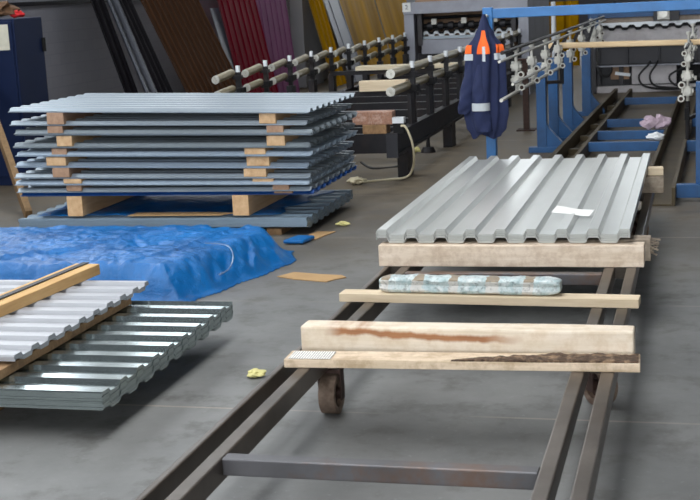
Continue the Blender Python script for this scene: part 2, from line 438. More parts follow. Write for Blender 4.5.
# ------------------------------------------------------------------ profiled sheets
def profile(W, pitch, h, top, base, first):
    pts = [(0., None)]
    k = 0; out = []
    def zat(y):
        q = (y-first) % pitch; q = min(q, pitch-q)
        if q <= top/2: return h
        if q >= base/2: return 0.
        return h*(base/2-q)/(base/2-top/2)
    ys = {0., W}
    n0 = int((0-first)//pitch)-1
    for i in range(n0, int((W-first)//pitch)+3):
        c = first+i*pitch
        for d in (-base/2, -top/2, top/2, base/2):
            if 1e-4 < c+d < W-1e-4: ys.add(round(c+d, 5))
    return [(y, zat(y)) for y in sorted(ys)]
def sheet_mesh(name, L, W, mat, pitch=.1375, h=.022, top=.04, base=.07, t=.004, first=0., nx=2, sag=0., seed=0):
    pr = profile(W, pitch, h, top, base, first)
    bm = bmesh.new(); rows = []
    for i in range(nx):
        x = L*i/(nx-1); a = []; b = []
        for y, z in pr:
            dz = sag*(1-.85*x/L)*(noise.noise((x*.9+seed, y*1.3, seed))) if sag else 0
            a.append(bm.verts.new((x, y, z+dz+t))); b.append(bm.verts.new((x, y, z+dz)))
        rows.append((a, b))
    n = len(pr)
    for (a, b), (c, d) in zip(rows, rows[1:]):
        for k in range(n-1):
            bm.faces.new((a[k], c[k], c[k+1], a[k+1])); bm.faces.new((b[k], b[k+1], d[k+1], d[k]))
        bm.faces.new((a[0], b[0], d[0], c[0])); bm.faces.new((a[-1], c[-1], d[-1], b[-1]))
    for a, b, rev in ((rows[0][0], rows[0][1], False), (rows[-1][0], rows[-1][1], True)):
        for k in range(n-1):
            f = (a[k], a[k+1], b[k+1], b[k]); bm.faces.new(f[::-1] if rev else f)
    bmesh.ops.recalc_face_normals(bm, faces=bm.faces)
    me = bpy.data.meshes.new(name); bm.to_mesh(me); bm.free(); me.materials.append(M[mat]); return me
def put(name, me, loc, rot, label, cat, group=None):
    o = bpy.data.objects.new(name, me); COL.objects.link(o); o.location = loc; o.rotation_euler = rot
    return tag(o, label, cat, group)

# sheets lying on the trolley: ribs along Y, first rib at the +X edge
me = sheet_mesh('profiled_sheet', 2.62, 1.162, 'sheet_grey', .139, .024, .042, .07, .0044, first=.022)
NS = 8
for i in range(NS):
    last = i == NS-1
    j = 0 if last else random.uniform(-.004, .004)
    put('profiled_sheet', me, (-.293+j*.5, 5.885+j, .3425+.005*i), (0, 0, PI/2),
        'top light grey ribbed sheet on the trolley, a paper slip lying on it' if last else
        'light grey ribbed metal sheet nested under the top sheet of the pack on the trolley',
        'metal sheet', None if last else 'sheets nested under the top one on the trolley')
# paper slip
sl = MB(); bm = sl.bm; g = []
for i in range(9):
    r_ = []
    for j in range(5):
        u, v = i/8, j/4
        z = .010*v+.012*(1-u)**2+.003*math.sin(u*5+v)+.002
        r_.append(bm.verts.new((u*.185, v*.115, z)))
    g.append(r_)
for i in range(8):
    for j in range(4): bm.faces.new((g[i][j], g[i+1][j], g[i+1][j+1], g[i][j+1]))
o = sl.build('paper_slip', 'paper'); o.location = (-.685, 6.29, .3985); o.rotation_euler = (0, 0, rad(-9))
sd = o.modifiers.new('t', 'SOLIDIFY'); sd.thickness = .0008
tag(o, 'white paper slip lying across the ribs of the grey sheet on the trolley', 'paper')

# ------------------------------------------------------------------ trolley
tr = thing('trolley', 'brown steel trolley frame of long double rails on small wheels, carrying timbers', 'trolley', (-.847, 5.3, 0))
for cx, hw in ((-1.4005, .0115), (-1.3095, .0225), (-.3825, .0225), (-.2855, .0225)):
    MB().span(cx-hw, cx+hw, 2.0, 8.4, .17, .24).build('rail', 'steel_brown', tr, bevel=.005)
for y0 in (3.285, 5.70, 8.2):
    MB().span(-1.287, -.405, y0, y0+.05, .189, .239).build('crossbar', 'steel_bar', tr, bevel=.004)
for y0 in (4.38, 5.86, 7.97):
    for a, b in ((-1.389, -1.332), (-.36, -.308)):
        MB().span(a, b, y0, y0+.05, .185, .235).build('spacer_block', 'steel_brown', tr)
for wx, s, wys in ((-1.287, 0, (4.42, 7.7)), (-.343, rad(38), (4.62, 7.7))):
    for wy in wys:
        wl = MB()
        pv = Vector((wx, wy, 0))
        def spin(mb):
            bmesh.ops.rotate(mb.bm, verts=mb.bm.verts, cent=pv, matrix=Matrix.Rotation(s, 3, 'Z')); return mb
        prof = [(.05, -.028), (.068, -.032), (.075, -.029), (.075, .029), (.068, .032), (.05, .028)]
        seg = 32; R_ = []
        for i in range(seg):
            a = 2*PI*i/seg
            R_.append([wl.bm.verts.new((wx+x, wy+r*math.cos(a), .0755+r*math.sin(a))) for r, x in prof])
        for i in range(seg):
            A, B = R_[i], R_[(i+1) % seg]
            for k in range(len(prof)): wl.bm.faces.new((A[k], B[k], B[(k+1) % len(prof)], A[(k+1) % len(prof)]))
        w = spin(wl).build('wheel', 'rust_wheel', tr, smooth=True)
        spin(MB().cyl((wx-.01, wy, .0755), (wx+.01, wy, .0755), .052, seg=24)).build('web', 'rust_dark', w)
        spin(MB().cyl((wx-.036, wy, .0755), (wx+.036, wy, .0755), .02, seg=16)).build('hub', 'rust_dark', w)
        br = MB()
        for q in (-1, 1): br.box((wx+q*.041, wy, .115), (.005, .045, .12))
        br.span(wx-.044, wx+.044, wy-.03, wy+.03, .158, .17)
        spin(br).build('wheel_bracket', 'rust_dark', tr)

# ------------------------------------------------------------------ timbers on the trolley
def rough_bar(name, L, w, h, mat, seed=0, amp=.003, n=30, round_=.006, endcut=0.):
    mb = MB(); bm = mb.bm; rings = []
    for i in range(n+1):
        x = -L/2+L*i/n
        q = []
        for y, z in ((-w/2, 0), (w/2, 0), (w/2, h), (-w/2, h)):
            e = noise.noise((x*3.1+seed*7, y*9, z*9+seed))*amp
            f = noise.noise((x*4.3-seed*3, y*7+5, z*9))*amp
            xx = x+(endcut*z/h if i == 0 else 0)
            q.append(bm.verts.new((xx, y+f, max(0, z+(e if z > 0 else 0)))))
        rings.append(q)
    for a, b in zip(rings, rings[1:]):
        for k in range(4): bm.faces.new((a[k], a[(k+1) % 4], b[(k+1) % 4], b[k]))
    bm.faces.new(rings[0][::-1]); bm.faces.new(rings[-1])
    return mb.build(name, mat, bevel=round_, smooth=False, local=True)
def place(o, loc, rz, label, cat, group=None):
    o.location = loc; o.rotation_euler = (0, 0, rz); return tag(o, label, cat, group)
# bark-edged plank at the very front
pk = rough_bar('plank', 1.2, .115, .03, 'wood_weathered', 1, .003, 30, .003)
place(pk, (-.783, 4.252, .2405), rad(2.2), 'pale plank with dark bark and a printed label, in front of the thick beam', 'plank')
bk = MB(); bm = bk.bm; rings = []
n = 120
for i in range(n+1):
    x = -.02+.615*i/n
    wv = (.078*min(1, .1+i/75))+.012*noise.noise((x*14, 1, 2))+.008*noise.noise((x*50, 3, 2))
    tp = .005+.004*noise.noise((x*40, 8, 1))
    t0 = min(1, i/8)
    y0 = -.0575; yb = min(.052, y0+.012+wv*1.15)
    q = [bm.verts.new((x, y, z)) for y, z in ((y0+.002, .0285), (y0+.003, .0305+tp*t0), (y0+.014, .032+tp*t0), (yb-.01, .0315+tp*t0), (yb, .0285))]
    rings.append(q)
for a, b in zip(rings, rings[1:]):
    for k in range(4): bm.faces.new((a[k], a[k+1], b[k+1], b[k]))
bk.build('bark_edge', 'bark', pk, local=True)['label'] = 'strip of dark flaky bark'
MB().span(-.585, -.435, -.054, .04, .0322, .0329).build('paper_label', 'printed', pk, local=True)['label'] = 'printed white paper label'
bm_ = rough_bar('timber_beam', 1.165, .095, .1, 'wood_streak', 2, .004, 30, .008)
place(bm_, (-.789, 4.40, .2405), rad(-.3), 'thick pale timber beam with a long brown knot streak, behind the bark-edged plank', 'beam')
b3 = rough_bar('timber_batten', 1.22, .085, .035, 'wood_pale', 3, .0015, 30, .002)
place(b3, (-.830, 5.152, .2405), rad(-2.6), 'pale flat batten on the trolley carrying the pale blue wrapped bundle', 'batten')
b4 = rough_bar('timber_beam', 1.206, .095, .098, 'wood_rough', 4, .003, 30, .003)
place(b4, (-.834, 5.885, .2405), 0, 'square-cut pale timber beam under the front edge of the grey sheets', 'beam')
b5 = rough_bar('timber_beam', 1.2, .09, .097, 'wood_grey', 5, .008, 60, .002)
place(b5, (-.808, 6.02, .2405), rad(.5), 'weathered grey timber with a frayed end, behind the square-cut beam under the sheets', 'beam')
# frayed splinters at its end
fr = MB()
for i in range(26):
    y = random.uniform(-.045, .045); z = random.uniform(.03, .095); l = random.uniform(.01, .05)
    fr.bar((.595, y, z), (.6+l, y+random.uniform(-.02, .02), z+random.uniform(-.015, .012)), .006, .004)
fr.build('frayed_end', 'wood_grey', b5, local=True)
b6 = rough_bar('timber_beam', 1.26, .11, .098, 'wood_grey', 6, .004, 30, .003)
place(b6, (-.828, 7.99, .2405), 0, 'grey-brown timber under the rear end of the grey sheets', 'beam')
o = rough_bar('wood_block', .09, .09, .045, 'wood_pale', 7, .002, 6, .003)
place(o, (-.246, 7.99, .343), rad(3), 'small pale wood block on the end of the rear timber beside the grey sheets', 'wood block')
# wrapped bundle
bd = MB(); bm = bd.bm; n, k = 110, 28; rings = []
for i in range(n+1):
    u = i/n; x = .745*u
    e = min(1, min(u, 1-u)*16)**.5 if min(u, 1-u) > 0 else 0
    q = []
    for j in range(k):
        a = 2*PI*j/k
        cy, cz = math.cos(a), math.sin(a)
        sgn = lambda v: (1 if v > 0 else -1)*abs(v)**.45
        w = .044*(.75+.25*e); hh = .034*(.6+.4*e)
        nz = .0035*noise.noise((x*22, cy*1.5, cz*1.5))+.0025*noise.noise((x*60, cy*3, cz*3))
        y = sgn(cy)*w*(1+nz*18); z = .034+sgn(cz)*hh*(1+nz*20); y -= (.010*math.exp(-((z-.034)/.006)**2) if cy > 0 else -.010*math.exp(-((z-.034)/.006)**2))
        if cz > 0 and abs(cy) < .8: z -= .003*abs(math.sin(x/.147*PI))
        q.append(bm.verts.new((x, y, max(.0005, z))))
    rings.append(q)
for a, b in zip(rings, rings[1:]):
    for j in range(k): bm.faces.new((a[j], a[(j+1) % k], b[(j+1) % k], b[j]))
bm.faces.new(rings[0][::-1]); bm.faces.new(rings[-1])
o = bd.build('wrapped_bundle', 'bundle', smooth=True, local=True)
o.location = (-1.272, 5.190, .277); o.rotation_euler = (0, 0, rad(-2.6))
tag(o, 'long bundle wrapped in pale blue film with brown paper bands, on the thin batten', 'bundle')

# ------------------------------------------------------------------ galvanised pack at lower left
me = sheet_mesh('galvanised_sheet', 3.2, 1.36, 'sheet_galv', .151, .015, .05, .085, .0050, first=.03, nx=30, sag=.003, seed=3)
NG = 12
for i in range(NG):
    last = i == NG-1
    put('galvanised_sheet', me, (-5.214+(0 if last else random.uniform(-.0012, .0012)), 4.05+(0 if last else random.uniform(-.0015, .0015)), .094+.0052*i), (0, 0, 0),
        'topmost shiny galvanised ribbed sheet of the low pack near the trolley' if last else
        'shiny galvanised ribbed sheet inside the low pack near the trolley, under the top sheet',
        'metal sheet', None if last else 'galvanised sheets nested in the low pack')
for x0, lb in ((-2.62, 'dark timber on the floor under the shiny galvanised pack'), (-4.6, 'timber under the hidden far end of the galvanised pack')):
    o = MB().span(-.05, .05, 0, 1.5, 0, .093).build('timber_bearer', 'wood_dark_y', bevel=.004)
    o.location = (x0, 4.0, 0); tag(o, lb, 'timber')
    if x0 < -4: bpy.data.objects.remove(o)
o = MB().span(-.05, .05, 0, 1.5, 0, .093).build('timber_bearer', 'wood_dark_y', bevel=.004)
o.location = (-4.3, 4.0, 0); tag(o, 'second dark timber carrying the galvanised pack, deeper under it', 'timber')
ztop = .094+.0052*(NG-1)+.02+.004
# spacer lumber and white pack
for x0, lb in ((-2.455, 'brown rough lath between the shiny pack and the edge of the white sheets'), (-4.0, 'brown lath hidden deeper between the shiny pack and the white sheets')):
    o = rough_bar('wooden_lath', 1.22, .06, .036, 'wood_dark_y', 9, .003, 30, .003)
    place(o, (x0-.035, 4.71, ztop), rad(90), lb, 'lath')
me = sheet_mesh('white_sheet', 3.0, 1.25, 'sheet_white', .1345, .015, .05, .075, .0045, first=.03)
for i in range(4):
    last = i == 3
    put('white_sheet', me, (-5.44, 4.22+(0 if last else random.uniform(-.006, .006)), ztop+.038+.0047*i), (0, 0, 0),
        'top white ribbed sheet of the pack under the strapped wooden batten' if last else
        'white ribbed sheet nested under the top one of the white pack', 'metal sheet', None if last else 'white sheets under the top one')
zw = ztop+.038+.0047*3+.020
o = rough_bar('wooden_batten', 1.9, .125, .05, 'wood_batten', 11, .002, 30, .003)
place(o, (-2.868, 4.66, zw), rad(86), 'yellowish wooden batten with a black strap, lying across the white sheets', 'batten')
lamb = MB().span(-.97, .955, -.005, .027, .0525, .056)
s_ = lamb.build('strap', 'rubber', o, local=True); s_['label'] = 'flat black strap along the batten top'

# ------------------------------------------------------------------ tarpaulin pile
tp = MB(); bm = tp.bm; NXg, NYg = 260, 150; G = []
X0, X1, Y0, Y1 = -4.9, -2.0, 5.85, 7.62
def sst(t): t = max(0, min(1, t)); return t*t*(3-2*t)
for i in range(NXg+1):
    row = []
    for j in range(NYg+1):
        x = X0+(X1-X0)*i/NXg; y = Y0+(Y1-Y0)*j/NYg
        xr = -2.49+(y-6.07)*.26-.5*max(0, y-7.0)+.03*noise.noise((y*5, 2, 1))
        yf = 6.03+.04*noise.noise((x*4, 5, 1)); yb = 7.36+.03*noise.noise((x*3, 9, 1))
        dx = (xr-x)/.20; dy = (y-yf)/.14; db = (yb-y)/.10
        d = min(dx, dy, db)
        e = sst(d)
        z = .165*e
        w = .016*noise.fractal((x*2.2, y*2.8, 4), 1, 2, 5)-.016*abs(noise.noise((x*11+noise.noise((x*4,y*4,7))*2, y*13, 6)))-.008*abs(noise.noise((x*24, y*21+x*5, 8)))+.012+.012*abs(noise.noise((x*6+y*3, y*7-x*2, 1)))
        side = e*(1-e)*4
        w += side*(.035*noise.noise((x*9, y*9, 2))+.03*noise.noise((x*19+y*6, y*8, 3)))
        # folded-over creases
        for (cx, cy, sx, sy, hh) in ((-3.52, 6.40, .62, .78, .02), (-3.52, 6.40, .80, -.6, .012), (-2.75, 6.6, .25, .97, .012)):
            t = (x-cx)*sy-(y-cy)*sx
            w += hh*math.exp(-(t/.018)**2)
        z += w*min(1, max(0, d*3))
        z = max(z, .002+.008*max(0, min(1, d+.4))*(.5+.5*noise.noise((x*12, y*12, 0)))) if d > -.1 else .001
        xx = x
        row.append(bm.verts.new((xx, y, z)) if d > -.12 else None)
    G.append(row)
for i in range(NXg):
    for j in range(NYg):
        q = (G[i][j], G[i+1][j], G[i+1][j+1], G[i][j+1])
        if all(q): bm.faces.new(q)
for v in [v for v in bm.verts if not v.link_faces]: bm.verts.remove(v)
tarp = tp.build('tarpaulin', 'tarp', smooth=True)
tag(tarp, 'crumpled blue tarpaulin covering a low pile on the floor', 'tarpaulin')
sd = tarp.modifiers.new('t', 'SOLIDIFY'); sd.thickness = .001; sd.offset = 1
tpp = MB().tube([(-2.60, 6.62, .196), (-2.47, 6.60, .19), (-2.405, 6.52, .15), (-2.395, 6.42, .10), (-2.42, 6.33, .085)], .004, 6, 5)
tpp.build('tape', 'tape', tarp, smooth=True)['label'] = 'loose end of clear plastic tape'

# ------------------------------------------------------------------ big stack at left
XL, XR, YF, YB = -4.405, -2.36, 7.86, 9.03
o = None
for xx, lb in ((-4.1, 'timber under the bottom pack of the tall stack, near the tarpaulin corner'), (-2.62, 'timber under the bottom pack of the tall stack, near the aisle')):
    o = MB().span(-.05, .05, 0, 1.12, 0, .042).build('timber_bearer', 'wood_dark_y', bevel=.003); o.location = (xx, 7.885, 0); tag(o, lb, 'timber')
me = sheet_mesh('bottom_sheet', XR-XL-.03, 1.16, 'sheet_pack', .1375, .016, .05, .085, .0051, first=.02)
for i in range(11):
    last = i == 10
    put('bottom_sheet', me, (XL+(0 if last else random.uniform(-.004, .004)), YF+(0 if last else random.uniform(-.0015, .0015)), .043+.0053*i), (0, 0, 0),
        'top blue-grey ribbed sheet of the thick bottom pack of the tall stack' if last else 'blue-grey ribbed sheet inside the thick bottom pack of the tall stack',
        'metal sheet', None if last else 'sheets inside the bottom pack')
zb = .043+.053+.0215
# blue film sheet on it
fl = MB(); bm = fl.bm; G = []
for i in range(61):
    r_ = []
    for j in range(31):
        x = -4.3+(1.66+.004*j+.04*math.sin(j*.5))*i/60; y = 7.93+1.0*j/30+.02*math.sin(i*.4)
        r_.append(bm.verts.new((x, y, zb+.004+.012*abs(noise.fractal((x*5, y*5, 1), 1, 2, 3)))))
    G.append(r_)
for i in range(60):
    for j in range(30): bm.faces.new((G[i][j], G[i+1][j], G[i+1][j+1], G[i][j+1]))
o = fl.build('blue_cover_sheet', 'tarp', smooth=True)
sd = o.modifiers.new('t', 'SOLIDIFY'); sd.thickness = .001
tag(o, 'crumpled blue plastic sheet between the bottom pack and the large spacer timbers', 'plastic sheet')
o = MB().prism([(-3.62, 7.875), (-2.98, 7.88), (-2.90, 7.97), (-3.2, 8.0), (-3.6, 7.99)], 'Z', zb+.012, zb+.017).build('cardboard_strip', 'cardboard')
tag(o, 'brown cardboard strip on the edge of the bottom pack', 'cardboard')
# layers: (z at left end, z at right end, material, dx left, dx right, sheets, label)
LAY = [
 (.276, .270, 'sheet_blue', .03, .02, 1, 'blue sheet lowest of the spaced layers in the tall stack'),
 (.298, .290, 'sheet_pale', .00, .00, 2, 'pale sheets just above the blue one in the tall stack'),
 (.352, .334, 'sheet_steel', .00, .00, 2, 'steel grey sheets in the eighth layer of the tall stack'),
 (.396, .371, 'sheet_pale', .00, .00, 2, 'pale grey sheets in the seventh layer of the tall stack'),
 (.470, .435, 'sheet_steel', .01, -.01, 3, 'steel grey sheets in the sixth layer of the tall stack'),
 (.542, .510, 'sheet_steel', .03, .02, 3, 'steel grey sheets in the fifth layer of the tall stack'),
 (.598, .564, 'sheet_dull', .01, .01, 3, 'dull dark sheets in the fourth layer of the tall stack'),
 (.682, .642, 'sheet_dull', .03, .03, 4, 'dull grey sheets in the third layer of the tall stack'),
 (.748, .706, 'sheet_pale', .00, .00, 2, 'pale bluish sheets in the second layer of the tall stack'),
 (.838, .780, 'sheet_pale', .00, .02, 2, 'topmost pale ribbed sheets of the tall stack'),
]
tops = [(zb+.012, zb+.012)]
MEC = {}
for li, (zl, zr, mt, dl, dr, ns, lb) in enumerate(LAY):
    L = XR+dr-XL-dl
    key = (mt, round(L, 3))
    if key not in MEC: MEC[key] = sheet_mesh('stack_sheet', L, 1.17, mt, .1375, .02, .04, .07, .0035, first=.055)
    ang = -math.atan2(zr-zl, L)
    for k in range(ns):
        jx = random.uniform(-.006, .006)
        put('stacked_sheet', MEC[key], (XL+dl+jx, YF+(random.uniform(-.012, .012) if li < 9 else 0), zl-.006+.004*k), (0, ang, rad(random.uniform(-.25, .25)) if li < 9 else 0),
            lb if ns == 1 else lb+(', uppermost one' if k == ns-1 else ', lowest one' if k == 0 else ', one in the middle'), 'metal sheet', 'spaced sheets of the tall stack')
    tops.append((zl-.006+.004*(ns-1)+.0035, zr-.006+.004*(ns-1)+.0035, zl-.006, zr-.006))
ORD = ['first', 'second', 'third', 'fourth', 'fifth', 'sixth', 'seventh', 'eighth', 'ninth', 'tenth']
SPL = {0: (-3.99, .11, 'wood_spacer'), 2: (-3.97, .11, 'wood_spacer_red'), 3: (-3.98, .13, 'wood_spacer'), 4: (-4.07, .12, 'wood_spacer_red'),
       5: (-4.09, .14, 'wood_spacer'), 6: (-4.07, .11, 'wood_spacer_red'), 7: (-4.02, .11, 'wood_spacer'), 8: (-4.09, .11, 'wood_spacer_red'), 9: (-4.07, .12, 'wood_spacer_red')}
SPR = {0: (-2.82, .11, 'wood_spacer'), 1: (-2.54, .12, 'wood_spacer_red'), 2: (-2.56, .11, 'wood_spacer_red'), 3: (-2.67, .14, 'wood_spacer'), 4: (-2.72, .15, 'wood_spacer'),
       5: (-2.70, .15, 'wood_spacer'), 6: (-2.71, .14, 'wood_spacer'), 7: (-2.58, .12, 'wood_spacer'), 8: (-2.58, .11, 'wood_spacer_red'), 9: (-2.61, .11, 'wood_spacer')}
for side, D in (('cabinet side', SPL), ('aisle side', SPR)):
    for li, (xc, w, mt) in D.items():
        def lerp(a, b): t = (xc-XL)/(XR-XL); return a+(b-a)*t
        z0 = lerp(tops[li][0], tops[li][1])+.002
        z1 = lerp(tops[li+1][2], tops[li+1][3])-.002
        if z1-z0 < .008: continue
        o = MB().box((0, 0, 0), (w, 1.12, z1-z0)).build('spacer_timber', mt, bevel=.003)
        o.location = (xc, YF+.56+random.uniform(-.005, .02), (z0+z1)/2); o.rotation_euler = (0, -math.atan2(tops[li+1][3]-tops[li+1][2], 2.07), rad(random.uniform(-1.5, 1.5)))
        nm = ORD[len(LAY)-1-li]
        tag(o, ('large timber under all spaced layers of the tall stack, ' if li == 0 else 'wooden spacer under the %s layer of the tall stack, ' % nm)+side, 'timber', 'spacer timbers of the tall stack')
# scraps beside the stack
o = MB().prism([(-2.44, 7.62), (-2.30, 7.72), (-2.24, 7.98), (-2.36, 7.98)], 'Z', .001, .006).build('cardboard_scrap', 'cardboard'); tag(o, 'brown cardboard scrap poking out under the bottom pack by the aisle', 'cardboard')
o = MB().prism([(-2.46, 7.56), (-2.33, 7.56), (-2.30, 7.72), (-2.42, 7.74)], 'Z', .007, .03).build('tarp_scrap', 'tarp', bevel=.008); tag(o, 'small folded blue tarpaulin scrap on the floor by the bottom pack', 'tarpaulin')
o = MB().bar((-4.70, 8.54, .02), (-5.944, 10.17, .99), .05, .09).build('leaning_plank', 'wood_orange', bevel=.003); tag(o, 'orange-brown plank leaning on the blue cabinet behind the tall stack', 'plank')

# ------------------------------------------------------------------ floor litter
o = MB().prism([(-2.21, 6.66), (-2.15, 6.77), (-1.98, 6.72), (-1.86, 6.70), (-1.82, 6.65), (-1.87, 6.60), (-1.9, 6.54), (-2.1, 6.6)], 'Z', .001, .006).build('cardboard_piece', 'cardboard'); tag(o, 'flat torn cardboard piece on the floor between tarpaulin and trolley', 'cardboard')
def crumple(name, loc, dim, mat, label, cat, seed, group=None):
    mb = MB(); bmesh.ops.create_icosphere(mb.bm, subdivisions=3, radius=.5)
    for v in mb.bm.verts:
        p = v.co*1.0; k = 1+.55*noise.fractal((p.x*2.4+seed, p.y*2.4, p.z*2.4), 1, 2, 4)
        v.co = Vector((p.x*dim[0]*k, p.y*dim[1]*k, p.z*dim[2]*k))
    mz = min(v.co.z for v in mb.bm.verts)
    for v in mb.bm.verts: v.co.z -= mz
    o = mb.build(name, mat, smooth=False, local=True); o.location = loc; return tag(o, label, cat, group)
crumple('paper_scrap', (-1.72, 4.83, .001), (.075, .055, .03), 'rag_yellow', 'pale yellow scrap on the floor beside the trolley rail', 'scrap', 1)
crumple('paper_scrap', (-2.25, 8.2, .001), (.09, .05, .03), 'rag_yellow', 'pale yellow scrap on the floor beside the bottom pack', 'scrap', 2)
crumple('paper_scrap', (-2.53, 11.95, .001), (.07, .06, .05), 'rag_yellow', 'pale yellow scrap on the floor under the dark conveyor', 'scrap', 3)
crumple('paper_scrap', (-2.62, 10.02, .001), (.14, .1, .05), 'cable_cream', 'beige scrap at the cable end behind the tall stack', 'scrap', 4)

# ------------------------------------------------------------------ blue cabinet
cb = thing('cabinet', 'dark blue metal cabinet with a paper sheet taped on its front', 'cabinet', (-5.98, 10.45, 0))
MB().span(-6.38, -5.58, 10.2, 10.7, 0, 1.42).build('body', 'cabinet_blue', cb, bevel=.006)
MB().span(-6.36, -5.99, 10.185, 10.2, .08, 1.40).build('door', 'cabinet_blue', cb, bevel=.003)
MB().span(-5.97, -5.60, 10.185, 10.2, .08, 1.40).build('door', 'cabinet_blue', cb, bevel=.003)
MB().span(-5.58, -5.565, 10.66, 10.71, 1.12, 1.24).build('latch', 'black', cb, bevel=.003)
MB().span(-5.93, -5.63, 10.180, 10.184, 1.16, 1.375).build('paper_sheet', 'paper_aged', cb)
o = crumple('work_bag', (-5.86, 10.4, 1.421), (.36, .22, .12), 'bag_brown', 'brown crumpled bag on top of the blue cabinet', 'bag', 5)
o = crumple('red_cap', (-5.68, 10.45, 1.421), (.10, .1, .07), 'red', 'small red cloth beside the brown bag on the blue cabinet', 'cloth', 6)

# ------------------------------------------------------------------ sheets leaning on the west wall
def leaner(name, y0, y1, xb, s, L, mat, label, pitch=.1375, h=.02, roll=0., z0=.004, top=.03, base=.06):
    W = y1-y0
    me = sheet_mesh(name, L, W, mat, pitch, h, top, base, .004, first=.05)
    th = math.atan(s)
    # local x runs up the sheet, local y along the wall, local z out towards +X
    ux = Vector((-math.sin(th), 0, math.cos(th))); uy = Vector((0, -1, 0)); uz = ux.cross(uy)
    if uz.x < 0: uy = -uy; uz = -uz
    m = Matrix((ux, uy, uz)).transposed().to_4x4()
    o = bpy.data.objects.new(name, me); COL.objects.link(o)
    m.translation = Vector((xb, y0 if uy.y > 0 else y1, z0+.02))
    o.matrix_world = m @ Matrix.Rotation(roll, 4, 'Z')
    return tag(o, label, 'metal sheet', 'coloured sheets leaning on the wall')
leaner('leaning_sheet', 12.15, 12.47, -5.33, .31, 2.7, 'sheet_black', 'black sheet leaning on the wall next to the bare brick, first from the cabinet')
leaner('leaning_sheet', 12.50, 12.76, -5.26, .36, 2.7, 'sheet_slate', 'narrow lead grey sheet leaning between the black ones', .19, .05)
leaner('leaning_sheet', 12.78, 13.12, -5.20, .40, 2.7, 'sheet_black', 'black sheet leaning between the grey strip and the brown sheet', .12, .03)
leaner('leaning_sheet', 13.26, 14.95, -5.07, .45, 2.75, 'sheet_brown', 'wide dark brown ribbed sheet leaning on the wall', .15, .014, top=.014, base=.034)
leaner('leaning_sheet', 16.0, 16.35, -5.66, .25, 1.4, 'sheet_lead', 'short grey sheet edge beside the maroon sheet', .3, .01)
leaner('leaning_sheet', 16.25, 17.75, -5.68, .20, 2.9, 'sheet_maroon', 'maroon ribbed sheet leaning on the wall', .22, .014, top=.012, base=.03)
leaner('leaning_sheet', 17.70, 19.15, -5.82, .10, 2.9, 'sheet_mauve', 'mauve ribbed sheet leaning next to the maroon one', .24, .014, top=.012, base=.03)
leaner('leaning_sheet', 20.3, 21.0, -5.6, .25, 2.4, 'sheet_gold', 'narrow golden sheet leaning in front of the wall pillar', .25, .04)
leaner('leaning_sheet', 21.04, 22.0, -5.5, .30, 2.4, 'sheet_lead', 'dull grey sheet leaning between golden sheets', .6, .01)
leaner('leaning_sheet', 22.1, 24.6, -5.6, .25, 2.6, 'sheet_gold', 'broad golden sheet leaning next to the dull grey one', .8, .012, top=.2, base=.5)
leaner('leaning_sheet', 24.7, 27.4, -5.6, .25, 2.6, 'sheet_gold', 'golden sheet leaning furthest along the wall behind the grey machine', .9, .012, top=.2, base=.6)
# golden sheet standing in a rack behind the blue frame
o = MB(); pr = profile(1.0, .25, .05, .06, .14, .05)
bmx = o.bm; A = [[bmx.verts.new((-3.05+y, 24+z, zz)) for y, z in pr] for zz in (.005, 1.15)]
for k in range(len(pr)-1): bmx.faces.new((A[0][k], A[0][k+1], A[1][k+1], A[1][k]))
o = o.build('golden_sheet', 'sheet_gold', local=True); sd = o.modifiers.new('t', 'SOLIDIFY'); sd.thickness = .004
tag(o, 'golden sheet standing beyond the blue guide rods', 'metal sheet')
rk = thing('sheet_rack', 'dark steel rack behind the golden sheet beyond the blue guide rods', 'rack', (-2.4, 24.2, 0))
MB().span(-3.05, -1.4, 24.09, 24.14, .5, .56).build('rail', 'dark_steel', rk); MB().span(-3.05, -1.4, 24.09, 24.14, .98, 1.04).build('rail', 'dark_steel', rk)
for x in (-3.02, -2.2, -1.43): MB().span(x-.03, x+.03, 24.14, 24.2, 0, 1.1).build('post', 'dark_steel', rk)

# ------------------------------------------------------------------ dark guide-roller conveyor
cv = thing('conveyor', 'dark steel conveyor table with two rows of tan guide rollers, leading to the grey machine', 'conveyor', (-3.1, 13, 0))
for cx in (-2.29, -3.91):
    sb = MB()
    sb.span(cx-.035, cx+.035, 9.9, 17.99, .39, .41); sb.span(cx-.035, cx+.035, 9.9, 17.99, .225, .245); sb.span(cx-.012, cx+.012, 9.9, 17.99, .235, .40)
    sb.build('side_beam', 'dark_steel', cv)
for y in (9.9, 10.4, 11.1, 11.9, 12.7, 13.5, 14.3, 15.1, 15.9, 16.7, 17.5):
    MB().span(-3.9, -2.3, y, y+.07, .26, .409).build('cross_member', 'dark_steel', cv)
MB().span(-2.33, -2.24, 9.88, 9.9, .225, .415).build('end_plate', 'machine_dark', cv)
for y in (10.45, 12.45, 14.45, 16.45):
    for cx in (-2.31, -3.9):
        MB().span(cx-.045, cx+.045, y-.1, y+.1, .0, .235).build('leg', 'dark_steel', cv, bevel=.004)
st = MB().cyl((-2.43, 12.0, .02), (-2.43, 12.0, .24), .018, seg=10); st.cyl((-2.43, 12.0, 0), (-2.43, 12.0, .05), .07, .05, seg=14)
st.build('adjustable_foot', 'dark_steel', cv)
def roller(p, q, r, parent, end=True):
    d = (Vector(q)-Vector(p)).normalized()
    o = MB().ring(p, q, r, r*.72, 18).build('roller', 'roller_tan', parent, smooth=True)
    e = MB(); e.ring(Vector(p)-d*.004, Vector(p)+d*.012, r*1.02, r*.55, 18); e.cyl(Vector(p)+d*.01, Vector(p)+d*.012, r*.72, seg=14)
    e.cyl(Vector(p)-d*.03, Vector(p)+d*.02, r*.22, seg=8)
    e.build('bearing', 'roller_end', o)
